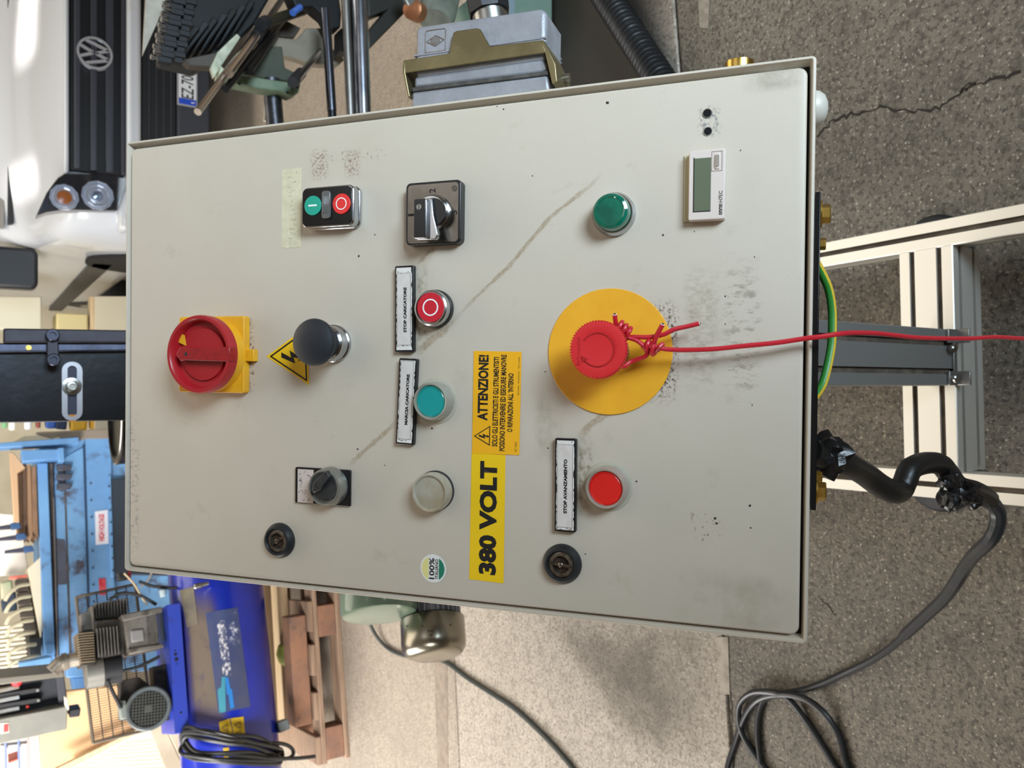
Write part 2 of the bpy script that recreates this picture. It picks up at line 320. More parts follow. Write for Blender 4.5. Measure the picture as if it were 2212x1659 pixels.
g = G(); g.lathe(q[0], q[1], [(.0042, .0137), (.0050, .0137), (.0050, .0139), (.0042, .0139)], 36, closed=True); part('ring_mark', g, wht, db)
x0, x1, y0, y1 = C.rect(697, 413, 714, 472, .0135); g = G(); g.prism(rr(x0, x1, y0, y1, .002), .0125, .0150)
for k in range(5): yy = y0+.0014+k*(y1-y0-.0028)/4; g.box(x0+.004, x1-.004, yy-.0004, yy+.0004, .0150, .0154)
part('lamp_lens', g, mat('smoked_lens', (120, 118, 116), .12, trans=.35, coat=.6), db, bevel=.0004)
# three position rotary switch
x0, x1, y0, y1 = C.rect(877, 392, 996, 528, .008); g = G(); g.prism(rr(x0, x1, y0, y1, .004), 0, .0085); rs = part('rotary_switch', g, mat('satin_black', (20, 20, 22), .3), bevel=.0007)
u0, u1, v0, v1 = C.rect(881, 397, 990, 524, .0088); plm = mat('brushed_plate', (146, 140, 132), .26, 1., rgb2=(118, 112, 104), ns=14)
g = G(); g.prism(rr(u0, u1, v0, v1, .003), .0085, .0090); part('face_plate', g, plm, rs)
for s, ax, ay in (('1', 888, 464), ('2', 934, 412), ('3', 981, 459)):
    q = P(ax, ay, .009); text(s, q[0]-(.0011 if s == '1' else .0017), q[0]+(.0008 if s == '1' else .0017), q[1]-.0026, q[1]+.0026, .0092, ink, rs, 'numeral', bold=.01)
q = P(982, 407, .009); g = G(); g.lathe(q[0], q[1], [(.0018, .009), (.0022, .009), (.0022, .0092), (.0018, .0092)], 24, closed=True)
for k in (-1, 0, 1): g.box(q[0]+k*.0009-.0002, q[0]+k*.0009+.0002, q[1]-.001, q[1]+.001, .009, .0092)
part('maker_mark', g, ink, rs)
q = P(936, 458, .012); g = G(); g.lathe(q[0], q[1], [(.0140, .009), (.0138, .0115), (.0125, .0125), (.0122, .0165), (.0112, .018)], 44); part('knob_skirt', g, chrome, rs)
u0, u1, v0, v1 = C.rect(894, 430, 919, 513, .026); hx = (u0+u1)/2
g = G(); g.prism([(u0-.0012, v0-.0065), (u0+.002, v0-.0085), (u1-.012, v0-.0045), (u1+.0012, v0-.003), (u1+.0014, v1+.0008), (u0+.004, v1+.0014), (u0-.001, v1)], .016, .0215)
g.prism(rr(u0-.0006, u1+.0006, v0-.0006, v1+.0006, .0015), .018, .0252); part('knob_grip', g, chrome, rs, bevel=.0008)
g = G(); g.prism(rr(u0, u1, v0, v1, .0012), .0252, .0262); part('knob_insert', g, mat('gloss_black', (14, 14, 15), .2), rs, bevel=.0003)
q = P(905, 447, .0265); g = G(); g.prism(circ(q[0], q[1], .0022, 20), .0262, .0267); sc_ = part('knob_screw', g, steel, rs)
g = G(); g.box(q[0]-.0020, q[0]+.0020, q[1]-.0003, q[1]+.0003, .0267, .02675); part('screw_slot', g, ink, rs)
q = P(935, 458, .018); g = G(); g.prism(circ(q[0], q[1], .0108, 36), .0178, .0184); part('black_disc', g, mat('gloss_black', (14, 14, 15), .2), rs)
# green indicator lamp
q = (.1030, .1374); g = G(); g.lathe(q[0], q[1], [(.0160, 0), (.0160, .0026), (.0152, .0042), (.0146, .0060), (.0138, .0060), (.0138, .002)], 48); gl = part('indicator_lamp', g, chrome)
g = G(); g.lathe(q[0], q[1], [(.0136, .004), (.0134, .0115), (.0126, .0138), (.0104, .0148), (.0098, .0142), (.0004, .0138)], 48); part('green_lens', g, mat('green_lens', (0, 92, 72), .1, coat=1., rgb2=(0, 120, 94), ns=60, trans=.15), gl)
# hour counter
x0, x1, y0, y1 = C.rect(1488, 324, 1566, 475, .007); cm_ = mat('pale_casing', (214, 200, 190), .5)
g = G(); g.prism(rr(x0, x1, y0, y1, .0012), 0, .0078); hc = part('hour_counter', g, cm_, bevel=.0006)
a, b, c_, d_ = C.rect(1478, 333, 1490, 482, .001); g = G(); g.box(x0+.0005, x1-.001, y1-.002, d_, 0, .0015); part('yellowed_seal', g, mat('yellowed_seal', (190, 184, 150), .6), hc)
a, b, c_, d_ = C.rect(1499.6, 341.5, 1535.5, 455.6, .0078); g = G(); g.box(a, b, c_, d_, .0074, .0080); part('display', g, mat('lcd', (100, 108, 88), .2, coat=.4), hc)
g = G(); g.box(a-.0006, b+.0006, d_, d_+.0006, .0078, .0081); g.box(a-.0006, a, c_, d_, .0078, .0081); part('display_shade', g, ink, hc)
a, b, c_, d_ = C.rect(1537.5, 326, 1560.5, 369, .008); g = G()
for e in ((a, b, c_, c_+.0003), (a, b, d_-.0003, d_), (a, a+.0003, c_, d_), (b-.0003, b, c_, d_)): g.box(*e, .0076, .00815)
part('button_frame', g, mat('casing_line', (176, 160, 150), .6), hc)
a, b, c_, d_ = C.rect(1545.5, 334, 1553.5, 360, .009); g = G(); g.prism(rr(a-.0015, b+.0015, c_-.0005, d_+.0005, .0014), .0076, .0086); part('button_guard', g, cm_, hc, bevel=.0004)
g = G(); g.prism(rr(a, b, c_, d_, .0011), .0086, .0092); part('reset_button', g, mat('grey_rubber', (150, 140, 128), .6), hc)
a, b, c_, d_ = C.rect(1553, 412, 1560.5, 464, .008); xm = a+(b-a)*.48
text('omron', a, xm-.0003, c_, d_, .0079, ink, hc, bold=.03); text('H7EC', xm+.0006, b, c_, d_+.0002, .0079, ink, hc, bold=.01)
# screw holes
for (hx_, hy_, rim) in ((1528, 245, True), (1529, 284, False)):
    q = P(hx_, hy_); g = G(); g.lathe(q[0], q[1], [(.0034 if rim else .0031, .0001), (.0033 if rim else .0031, .0006), (.0028, .0006), (.0026, -.0001)], 24, closed=True); o = part('drill_hole', g, steel if rim else mat('chipped_paint', (150, 148, 136), .6))
    g = G(); g.prism(circ(q[0], q[1], .0027, 20), .0001, .0003); part('hole_shadow', g, mat('hole_black', (4, 4, 4), .95), o)
# name plates
def plate(corn, label, tbox, s, inner):
    (ax, ay), (bx, by), (ex, ey), (fx, fy) = corn        # image: left-top, right-top, left-bottom, right-bottom
    h = .0045; a = V(P(ax, ay, h)); b = V(P(bx, by, h)); e = V(P(ex, ey, h)); f_ = V(P(fx, fy, h))
    c = (a+b+e+f_)/4; xd = ((a-e)+(b-f_)).normalized(); wd_ = ((a-e).length+(b-f_).length)/2; ht = ((a-b).length+(e-f_).length)/2
    M = Matrix.Translation((c.x, c.y, 0)) @ Matrix.Rotation(math.atan2(xd.y, xd.x), 4, 'Z')
    g = G(); g.prism(rr(-wd_/2, wd_/2, -ht/2, ht/2, .0012), 0, .0048, M); p = part('name_plate', g, mat('satin_black', (20, 20, 22), .3), bevel=.0005)
    g = G(); t = .0016; rnd = random.Random(s); n = 40; up = []; dn = []
    for k in range(n+1): xx = -wd_/2+t+(wd_-2*t)*k/n; up.append((xx, ht/2-t+rnd.choice((0, 0, 0, -.0004, .0002)))); dn.append((xx, -ht/2+t*.9+rnd.choice((0, 0, 0, .0006, -.0002))))
    g.prism(dn+up[::-1], .0048, .0051, M); part('paper_label', g, white_pa, p)
    i0, i1 = inner; g = G(); a_, b_, c_, d_ = -wd_/2+t+i0, wd_/2-t-i1, -ht/2+t*1.6, ht/2-t*1.5
    g.prism([(a_, c_), (b_, c_), (b_, d_), (a_, d_)], .0051, .00525, M); part('text_strip', g, mat('strip_paper', (214, 206, 200), .45, rgb2=(204, 196, 188), ns=120), p)
    g = G()
    for k in range(7): xx = random.choice((a_-.0012, b_+.0012))+rnd.uniform(-.0012, .0012); yy = rnd.uniform(c_, d_); g.box(xx-.0002, xx+.0002, yy-.0006, yy+.0007, .0051, .0053, M)
    for e4 in ((a_-.0002, b_, d_, d_+.00015), (a_-.0002, b_, c_-.00015, c_), (a_-.0002, a_, c_, d_), (b_, b_+.0002, c_, d_)): g.box(*e4, .0051, .00535, M)
    part('creases', g, mat('crease_grey', (92, 84, 78), .8), p)
    (tx0, ty0, tx1, ty1) = tbox; A = M.inverted() @ V((*P(tx1, ty1, h), 0)); B = M.inverted() @ V((*P(tx0, ty0, h), 0))
    text(label, A.x, B.x, (A.y+B.y)/2-.0013, (A.y+B.y)/2+.0013, .00545, ink, p, bold=.05, M=M); return p
plate([(853, 574), (893.5, 574), (853.5, 760), (893.5, 761)], 'STOP CARICATORE', (872.8, 621, 879.3, 718), 1, (.004, .0045))
plate([(863, 773.5), (901, 775), (854, 960), (893, 961)], 'MARCIA CARICATORE', (877, 808, 884, 918), 2, (.003, .0006))
plate([(1199, 947), (1244.6, 947), (1197, 1148), (1243.5, 1150)], 'STOP AVANZAMENTO', (1218, 991.6, 1226, 1109), 3, (.002, .003))
# red stop button with white ring
q = P(930, 664, .012); bq = (q[0]-.0004, q[1]+.0006)
g = G(); g.lathe(bq[0], bq[1], [(.0152, 0), (.0152, .004), (.0146, .0046)], 44); rb = part('stop_button', g, black_pl)
g = G(); g.lathe(bq[0], bq[1], [(.0144, .0040), (.0146, .0075), (.0140, .0108), (.0128, .0118), (.0121, .0118), (.0119, .0095)], 48); part('steel_bezel', g, mat('satin_chrome', (188, 188, 188), .25, 1.), rb)
g = G(); g.lathe(q[0], q[1], [(.0118, .008), (.0118, .0116), (.0112, .0122), (.0004, .0122)], 44); part('red_cap', g, mat('crimson_cap', (198, 26, 44), .42), rb)
g = G(); g.lathe(q[0], q[1], [(.0056, .0122), (.0067, .0122), (.0067, .0124), (.0056, .0124)], 40, closed=True); part('ring_mark', g, wht, rb)
def lit_button(name, cx_, cy_, h, capm, label):
    q = P(cx_, cy_, h); g = G()
    g.lathe(q[0]-.0002, q[1]+.0008, [(.0185, 0), (.0182, .0006), (.0160, .0012), (.0157, .0030)], 44); b = part(name, g, mat('worn_collar', (176, 170, 152), .4), cab)
    g = G(); g.lathe(q[0], q[1], [(.0156, .001), (.0156, .0045), (.0150, .009), (.0146, h+.001), (.0138, h+.0022), (.0129, h+.0018), (.0124, h-.0005)], 48); part('clear_boot', g, mat('clear_boot', (206, 200, 184), .18, trans=.55, coat=.5), b)
    g = G(); g.lathe(q[0], q[1], [(.0124, .003), (.0124, h), (.0112, h+.0008), (.0108, h+.0002), (.0004, h)], 44); setl(part('button_cap', g, capm, b), label); return b
lit_button('start_button', 931, 867, .011, mat('teal_cap', (0, 148, 144), .3, coat=.4), 'teal green cap')
lit_button('feed_stop_button', 1308, 1055, .012, mat('scarlet_cap', (222, 26, 20), .3, coat=.4), 'bright red cap')
# clear indicator
q = P(929, 1064, .012); g = G(); g.lathe(q[0], q[1]+.0006, [(.0160, 0), (.0160, .003), (.0150, .0036)], 44); ci = part('clear_lamp', g, black_ru)
g = G(); g.lathe(q[0], q[1], [(.0152, .003), (.0156, .006), (.0152, .0125), (.0142, .0138), (.0132, .0135), (.0126, .0120), (.0004, .0124)], 48); part('clear_lens', g, mat('frosted_lens', (206, 198, 178), .22, trans=.35, coat=.6, rgb2=(186, 170, 140), ns=50), ci)
# two position selector with hand written tag
x0, x1, y0, y1 = C.rect(638, 1012, 757, 1090, .002); g = G(); g.prism(rr(x0, x1, y0, y1, .0012), 0, .0026); sp_ = part('selector_switch', g, mat('satin_black', (20, 20, 22), .3), bevel=.0005)
a, b, c_, d_ = C.rect(643, 1014, 677, 1086, .0028); g = G(); g.box(a, b, c_, d_, .0024, .0029); part('paper_tag', g, mat('tag_paper', (206, 190, 180), .4), sp_)
g = G(); rnd = random.Random(5)
for k in range(15):
    x = a+.002+(b-a-.004)*rnd.random(); y = c_+.002+(d_-c_-.004)*rnd.random(); pp = [(x, y, .00295)]
    for j in range(3): x += rnd.uniform(-.0018, .002); y += rnd.uniform(-.0016, .0016); pp.append((min(max(x, a+.001), b-.001), min(max(y, c_+.001), d_-.001), .00295))
    g.tube(pp, .00014, 4, 3)
part('handwriting', g, mat('pen_ink', (70, 62, 90), .6), sp_)
q = P(709, 1051, .006); g = G(); g.lathe(q[0], q[1]-.0003, [(.0164, .0026), (.0160, .006), (.0150, .0125), (.0140, .0140), (.0130, .0138), (.0124, .012)], 48); part('clear_bezel', g, mat('grey_bezel', (150, 148, 140), .2, .6, trans=.1), sp_)
q = P(700, 1051, .0145); g = G(); g.prism(circ(q[0], q[1], .0122, 40), .011, .0138); part('selector_disc', g, mat('worn_black', (34, 35, 36), .4, rgb2=(54, 54, 54), ns=180), sp_)
A = V(P(674, 1063, .019)); B = V(P(707, 1020, .019)); dd = (B-A).normalized(); nn = V((-dd.y, dd.x)); g = G(); w = .0045
g.prism([tuple(A+nn*w*.25), tuple(A-nn*w*.25), tuple(A-nn*w+dd*.006), tuple(B-nn*w*.8-dd*.002), tuple(B+nn*w*.4), tuple(A+nn*w+dd*.006)], .0138, .0185); part('selector_lever', g, mat('worn_black', (34, 35, 36), .4, rgb2=(54, 54, 54), ns=180), sp_, bevel=.0006)
# key locks
for lx, ly, ro in ((601, 1168, .55), (1213, 1219, -.1)):
    q = P(lx, ly, .003); g = G(); g.lathe(q[0], q[1], [(.0150, 0), (.0150, .0014), (.0140, .0034), (.0122, .0060), (.0108, .0062), (.0100, .0050), (.0100, .001)], 44); lk = part('quarter_turn_lock', g, mat('lock_black', (30, 32, 35), .4))
    M = Matrix.Translation((q[0], q[1], 0)) @ Matrix.Rotation(ro, 4, 'Z')
    g = G(); g.lathe(0, 0, [(.0096, .001), (.0096, .0046), (.0088, .0050), (.0066, .0050), (.0062, .0015)], 36, M); part('lock_core', g, mat('dirty_steel', (126, 118, 106), .35, .8, rgb2=(80, 66, 52), ns=200), lk)
    g = G(); g.lathe(0, 0, [(.0062, .0012), (.0062, .0018)], 28, M); g.box(-.0011, .0011, -.0086, .0086, .0049, .0052, M); part('keyway', g, mat('keyway_dirt', (30, 22, 16), .7, rgb2=(80, 56, 36), ns=300), lk)
    g = G(); g.lathe(0, 0, [(.0020, .0012), (.0020, .0055), (.0012, .006)], 16, M); part('lock_pin', g, mat('dirty_steel', (0, 0, 0)), lk)
# stickers
def quad_sticker(name, corners, m, base=0.0):
    g = G(); g.prism([P(*c) for c in corners], base, base+.0003); return part(name, g, m)
def tl(corn, u, v):                                     # sticker coordinates 0..1 (u right, v up in the world)
    (tlx, tly), (blx, bly), (brx, bry), (trx, try_) = corn   # image: top-left.. given as world TL, BL, BR, TR
    A, B, D, E_ = V(P(tlx, tly)), V(P(blx, bly)), V(P(brx, bry)), V(P(trx, try_))
    return (B*(1-u)+D*u)*(1-v)+(A*(1-u)+E_*u)*v
def stext(s, corn, u0, u1, v0, v1, parent, bold=.02, h=.0003, keep=False, shear=0):
    O_ = tl(corn, 0, 0); X_ = tl(corn, 1, 0)-O_; W_ = X_.length; H_ = (tl(corn, 0, 1)-O_).length
    M = Matrix.Translation((O_.x, O_.y, 0)) @ Matrix.Rotation(math.atan2(X_.y, X_.x), 4, 'Z')
    return text(s, u0*W_, u1*W_, v0*H_, v1*H_, h+.0001, ink, parent, bold=bold, M=M, keep=keep)
v380 = [(1014, 1251), (1088, 1260), (1092, 983), (1019, 978)]; s = quad_sticker('voltage_sticker', v380, mat('voltage_yellow', (240, 196, 18), .42)); stext('380 VOLT', v380, .055, .945, .22, .73, s, bold=.05)
att = [(1020, 979), (1122, 983), (1127, 760), (1024, 758)]; s = quad_sticker('attention_sticker', att, amber, .0002)
stext('ATTENZIONE!', att, .32, .965, .68, .90, s, .04, .0005); stext('SOLO GLI ELETTRICISTI E GLI STRUMENTISTI', att, .07, .945, .46, .575, s, .03, .0005)
stext('POSSONO INTERVENIRE ED ESEGUIRE MANOVRE', att, .03, .97, .305, .42, s, .03, .0005); stext("O RIPARAZIONI ALL 'INTERNO", att, .22, .79, .15, .265, s, .03, .0005)
stext('AC 106/C', att, .03, .13, .055, .095, s, .0, .0005); stext('Servizio  Ambiente - Sicurezza', att, .58, .95, .035, .065, s, .0, .0005)
g = G(); T = [tl(att, .17, .965), tl(att, .08, .62), tl(att, .275, .62)]; c = sum(T, V((0, 0)))/3; I = [c+(t-c)*.86 for t in T]
for k in range(3): g.prism([tuple(T[k]), tuple(T[(k+1) % 3]), tuple(I[(k+1) % 3]), tuple(I[k])], .0005, .0007)
up = T[0]-(T[1]+T[2])/2; hg = up.length; up = up.normalized(); rt = V((up.y, -up.x))
g.prism([tuple(c+rt*(x*hg)*1.25+up*(y*hg*1.15)) for x, y in [(-.02, .30), (.07, .30), (-.03, .06), (.10, .10), (-.01, -.14), (.05, -.13), (-.045, -.26), (-.09, -.11), (-.045, -.13), (-.02, .01), (-.13, -.03)]], .0005, .0007); part('danger_symbol', g, ink, s)
q = P(936, 1228); r = .0113; g = G(); g.prism(circ(q[0], q[1], r, 48), 0, .0003); rs_ = part('round_sticker', g, mat('sticker_white', (226, 224, 218), .4))
def seg_poly(cx, cy, r, v, up):                         # circle segment above / below the chord at offset v
    a0 = math.asin(v/r); pts = [];
    for k in range(21): a = a0+(math.pi-2*a0)*k/20; pts.append((cx+r*math.cos(a), cy+(1 if up else -1)*r*math.sin(a)))
    return pts
g = G(); g.prism(seg_poly(q[0], q[1], .0099, .0040, True), .0003, .0005); part('pale_yellow_field', g, mat('pale_yellow', (226, 214, 140), .45), rs_)
g = G(); g.prism(seg_poly(q[0], q[1], .0099, .0052, False), .0003, .0005); part('green_field', g, mat('field_green', (22, 120, 92), .45), rs_)
text('100%', q[0]-.0085, q[0]+.0085, q[1]-.0012, q[1]+.0034, .0005, ink, rs_, bold=.02); text('ITALIANO', q[0]-.0078, q[0]+.0078, q[1]-.0046, q[1]-.0018, .0005, ink, rs_, bold=.02)
# masking tape with faded writing
x0, x1, y0, y1 = C.rect(609, 363, 651, 535, 0); rnd = random.Random(9)
pl = [(x0+rnd.uniform(-.0004, .0004), y0+(y1-y0)*k/6) for k in range(7)]+[(x1+rnd.uniform(-.0012, .0004), y1-(y1-y0)*k/6) for k in range(7)]
g = G(); g.prism(pl, 0, .0002); tp = part('masking_tape', g, mat('masking_tape', (216, 206, 176), .7, rgb2=(204, 194, 162), ns=120, mix=(.4, .6)))
g = G()
for k in range(16):
    x = x0+.004+(x1-x0-.008)*k/15; y = (y0+y1)/2+rnd.uniform(-.003, .003); pp = []
    for j in range(4): pp.append((x+rnd.uniform(-.0012, .0012), y+rnd.uniform(-.003, .003), .00022))
    g.tube(pp, .00012, 4, 3)
part('faded_writing', g, mat('faded_ink', (168, 158, 124), .8), tp)
# ---------------------------------------------------------------- stains and marks on the door
def strip(px, w, m, h=.00012):
    Q = [V(P(x, y)) for x, y in px]; out = []; Q2 = []
    for i in range(len(Q)-1):
        for k in range(4): Q2.append(Q[i].lerp(Q[i+1], k/4))
    Q2.append(Q[-1]); n = len(Q2)
    for i, q in enumerate(Q2):
        t = (Q2[min(i+1, n-1)]-Q2[max(i-1, 0)]).normalized(); s_ = V((-t.y, t.x))*w*(.5+.5*random.random()); out.append(((q.x+s_.x, q.y+s_.y, h), (q.x-s_.x, q.y-s_.y, h)))
    return film('stain', out, m, cab)
def patch(x0, y0, x1, y1, m, h=.00015):
    a, b, c_, d_ = C.rect(x0, y0, x1, y1, 0); return film('stain', [((a, c_, h), (b, c_, h)), ((a, d_, h), (b, d_, h))], m, cab)
drip = stain('oil_run', (166, 140, 98), 300, .2, .62, .42)
strip([(752, 1008), (775, 985), (800, 962), (832, 935), (862, 905)], .0032, drip)
strip([(900, 765), (925, 740), (960, 712), (985, 680)], .005, drip)
strip([(975, 700), (1010, 660), (1060, 612), (1100, 575), (1145, 520), (1190, 468), (1240, 428), (1275, 402), (1304, 370)], .0024, drip)
strip([(900, 572), (925, 545), (945, 535)], .003, drip)
strip([(1248, 950), (1275, 918), (1300, 900), (1325, 893)], .004, drip)
patch(1244, 935, 1282, 1120, stain('plate_grime', (150, 128, 96), 170, .44, .7, .7))
patch(897, 565, 925, 770, stain('plate_grime2', (156, 142, 118), 150, .42, .68, .55))
patch(668, 318, 712, 392, stain('rust_specks', (160, 122, 108), 420, .48, .62, .65)); patch(742, 318, 780, 388, stain('rust_specks', (0, 0, 0), 1, 0, 1))
patch(700, 318, 840, 350, stain('rust_faint', (150, 126, 110), 300, .55, .68, .6))
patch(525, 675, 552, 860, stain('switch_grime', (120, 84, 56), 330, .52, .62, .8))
patch(1470, 560, 1560, 860, stain('glue_residue', (166, 150, 128), 240, .42, .66, .32, stretch=(1, .5, 1)))
patch(1555, 540, 1650, 890, stain('glue_outline', (168, 158, 140), 200, .50, .64, .5, stretch=(1, .4, 1)))
patch(1480, 1100, 1560, 1180, stain('scratch_brown', (104, 70, 48), 260, .58, .66, .9))
patch(274, 880, 305, 1225, stain('faded_stamp', (160, 150, 156), 330, .50, .66, .4, stretch=(1, .5, 1)))
patch(1505, 225, 1560, 300, stain('drill_scuff', (140, 142, 146), 360, .5, .64, .8))
patch(1600, 135, 1740, 200, stain('corner_dust', (168, 158, 142), 60, .3, .7, .4))
patch(1450, 1230, 1730, 1372, stain('corner_smear', (150, 134, 110), 22, .42, .75, .3))
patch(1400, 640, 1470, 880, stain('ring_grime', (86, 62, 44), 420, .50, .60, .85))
patch(1150, 830, 1220, 1010, stain('soft_dirt', (150, 140, 118), 40, .4, .75, .35))
g = G(); spk = [(775, 553, .0010), (773, 970, .0009), (933, 925, .0011), (810, 507, .0006), (1184, 968, .0007), (1312, 222, .0012), (1150, 380, .0005), (1432, 508, .0008), (1375, 1040, .0006), (831, 1005, .0005), (1178, 803, .0005), (1500, 500, .0005), (1265, 1197, .0006), (1620, 1092, .0009), (1622, 1140, .0006), (1567, 640, .0006), (1567, 700, .0005), (1545, 1120, .001), (1548, 1130, .001), (1630, 555, .0005), (1625, 875, .0005), (868, 218, .0005), (1074, 230, .0005), (1088, 236, .0006), (1600, 325, .0005)]
for x, y, r in spk: q = P(x, y); g.prism([(q[0]+r*math.cos(a)*random.uniform(.6, 1.2), q[1]+r*math.sin(a)*random.uniform(.6, 1.2)) for a in (0, 1, 2, 3, 4, 5)], .0001, .00025)
o = part('paint_chips', g, mat('chip_brown', (48, 32, 24), .8)); o['kind'] = 'stuff'
# ---------------------------------------------------------------- emergency stop
q0 = (.0023, .1401); g = G(); g.prism(circ(q0[0], q0[1], .0466, 72), 0, .0012); es = part('emergency_stop', g, mat('estop_yellow', (236, 172, 34), .5, rgb2=(230, 162, 30), ns=30), bevel=.0004); setl(es, 'yellow disc behind the emergency stop')
g = G(); g.lathe(q0[0], q0[1], [(.0152, .0012), (.0150, .010), (.0132, .011), (.0132, .019), (.0115, .021), (.0110, .027)], 40); part('button_stem', g, mat('stem_grey', (120, 112, 96), .45), es)
q1 = P(1291, 755, .0385); g = G(); g.lathe(q1[0], q1[1], [(.0110, .022), (.0190, .0315), (.0200, .0335), (.0201, .0360), (.0192, .0378), (.0140, .0386), (.0130, .0383), (.0004, .0385)], 60)
ca = part('mushroom_cap', g, mat('estop_red', (214, 38, 42), .42, bump=.1, bs=700), es)
g = G()
for k in range(60): a = 2*math.pi*k/60; g.box(-.0004, .0004, .0198, .0205, .0325, .0372, Matrix.Translation((q1[0], q1[1], 0)) @ Matrix.Rotation(a, 4, 'Z'))
part('cap_ridges', g, mat('estop_red', (0, 0, 0)), es)
arm = mat('moulded_red', (176, 26, 30), .4); g = G(); n = 30; R1, R2 = .0112, .0121; pts = []
for k in range(n+1): a = math.radians(55-288*k/n); pts.append(a)
vs = []
for a in pts: vs += [(q1[0]+R1*math.cos(a), q1[1]+R1*math.sin(a), .0390), (q1[0]+R2*math.cos(a), q1[1]+R2*math.sin(a), .0390), (q1[0]+R1*math.cos(a), q1[1]+R1*math.sin(a), .0383), (q1[0]+R2*math.cos(a), q1[1]+R2*math.sin(a), .0383)]
g.add(vs, [(4*i, 4*i+4, 4*i+5, 4*i+1) for i in range(n)]+[(4*i, 4*i+2, 4*i+6, 4*i+4) for i in range(n)]+[(4*i+1, 4*i+5, 4*i+7, 4*i+3) for i in range(n)])
a = pts[-1]; e = V((q1[0]+(R1+R2)/2*math.cos(a), q1[1]+(R1+R2)/2*math.sin(a))); td = V((math.sin(a), -math.cos(a))); sd = V((math.cos(a), math.sin(a)))
g.prism([tuple(e+td*.0035), tuple(e+sd*.0022-td*.0008), tuple(e-sd*.0022-td*.0008)], .0384, .0392); part('turn_arrow', g, arm, es)
text('Schneider', q1[0]-.011, q1[0]+.009, q1[1]+.0125, q1[1]+.0150, .0386, arm, es, 'moulded_name')
# ---------------------------------------------------------------- connector block on the right side wall
hz = -.07; con = Frame(C.O, C.X, C.Y); con_o = thing('cable_connector', Frame(C.O+C.X*.2+C.Y*.3+C.Z*hz, C.X, C.Y), 'grey metal plug connector with brass locking lever on the right side of the control cabinet', 'connector')
OF = V((.2, .3, hz)); D = .052
def cpoly(px): return [(P(x, y, hz)[0]-OF.x, P(x, y, hz)[1]-OF.y) for x, y in px]
cgrey = mat('cast_grey', (150, 150, 154), .45, .25, rgb2=(136, 136, 140), ns=30, bump=.25, bs=300)
g = G(); g.prism(cpoly([(889, 198), (1185, 161), (1190, 205), (889, 243)]), -D, .001); obj('base_housing', g, cgrey, con_o, bevel=.003)
g = G(); g.prism(cpoly([(892, 190), (1184, 154), (1186, 163), (892, 200)]), -D-.001, .002); obj('rubber_seal', g, mat('aged_rubber', (58, 55, 52), .7, rgb2=(80, 76, 72), ns=90), con_o, bevel=.0008)
g = G(); g.prism(cpoly([(893, 164), (1176, 125), (1184, 154), (892, 191)]), -D+.002, -.001); obj('upper_housing', g, cgrey, con_o, bevel=.003)
g = G(); g.prism(cpoly([(898, 57), (1172, 16), (1180, 28), (1178, 130), (896, 168)]), -D+.003, 0); obj('hood', g, cgrey, con_o, bevel=.004, seg=3)
g = G()
for dy in (0, 9): g.prism(cpoly([(894.5, 113+dy+6), (1179, 76+dy+3), (1179, 80+dy+3), (894.5, 117+dy+6)]), -D+.0025, .0006)
obj('hood_ribs', g, cgrey, con_o, bevel=.0003)
lv = mat('brass_lever', (132, 121, 88), .36, .8, rgb2=(108, 98, 70), ns=18, bump=.1, bs=100)
g = G(); g.prism(cpoly([(878, 134), (975, 119), (983, 75), (990, 71), (1034, 65), (1042, 68), (1062, 104), (1172, 91), (1184, 118), (880, 162)]), .003, .0045)
g.prism(cpoly([(876, 134), (880, 134), (880, 160), (890, 212), (886, 214), (874, 160)]), -D+.01, .0045)
g.prism(cpoly([(1172, 91), (1177, 90), (1203, 142), (1207, 180), (1196, 186), (1181, 119)]), -D+.01, .0045)
obj('locking_lever', g, lv, con_o, bevel=.0008)
a = V((*cpoly([(1203, 152)])[0], -.02)); g = G(); g.cyl(a, a+V((0, -.006, 0)), .004, n=16); obj('lever_pivot', g, steel, con_o)
g = G(); c0 = cpoly([(1041, 42)])[0]; c1 = cpoly([(1036, 12)])[0]; a = V((*c0, -.026)); b = V((*c1, -.026)); b = a+(b-a)*1.3
g.rev(a, b, [(.0175, 0), (.0175, .25), (.0160, .3), (.0160, 1)], 28); obj('gland', g, steel, con_o)
g = G(); e = b+(b-a).normalized()*.035; g.rev(b, e, [(.019, 0), (.0195, .2), (.0195, 1)], 8); obj('gland_nut', g, mat('dark_nut', (46, 46, 48), .4, .6), con_o)
g = G(); f = e+V((.05, .004, -.02)); CF = Frame(C.O+C.X*.2+C.Y*.3+C.Z*hz, C.X, C.Y); g.tube([e, e+V((.02, 0, 0)), f, CF.loc((.95, .70, .62)), CF.loc((1.12, .85, .25)), CF.loc((1.2, 1.0, .02)), CF.loc((1.5, 1.3, .009)), CF.loc((2.1, 1.4, .009))], .0085, 14); obj('cable', g, black_ru, con_o)
lr = cpoly([(941, 88)])[0]; th = math.atan2(*(V(cpoly([(912, 90)])[0])-V(cpoly([(969, 82)])[0])).yx)-math.pi/2
M = Matrix.Translation((lr[0], lr[1], 0)) @ Matrix.Rotation(th, 4, 'Z'); W2 = .0102; g = G()
o_, i_ = rr(-W2, W2, -W2, W2, .002), rr(-W2+.0006, W2-.0006, -W2+.0006, W2-.0006, .0016)
for k in range(len(o_)): k2 = (k+1) % len(o_); g.prism([o_[k], o_[k2], i_[k2], i_[k]], 0, .0006, M)
ds = [(0, .0085), (.0048, 0), (0, -.0085), (-.0048, 0)]
ds = [(.0048, 0), (0, .0085), (-.0048, 0), (0, -.0085)]
for k in range(4): a = V(ds[k]); b = V(ds[(k+1) % 4]); n_ = (b-a).normalized(); n_ = V((-n_.y, n_.x))*.0003; g.prism([tuple(a-n_), tuple(b-n_), tuple(b+n_), tuple(a+n_)], 0, .0006, M)
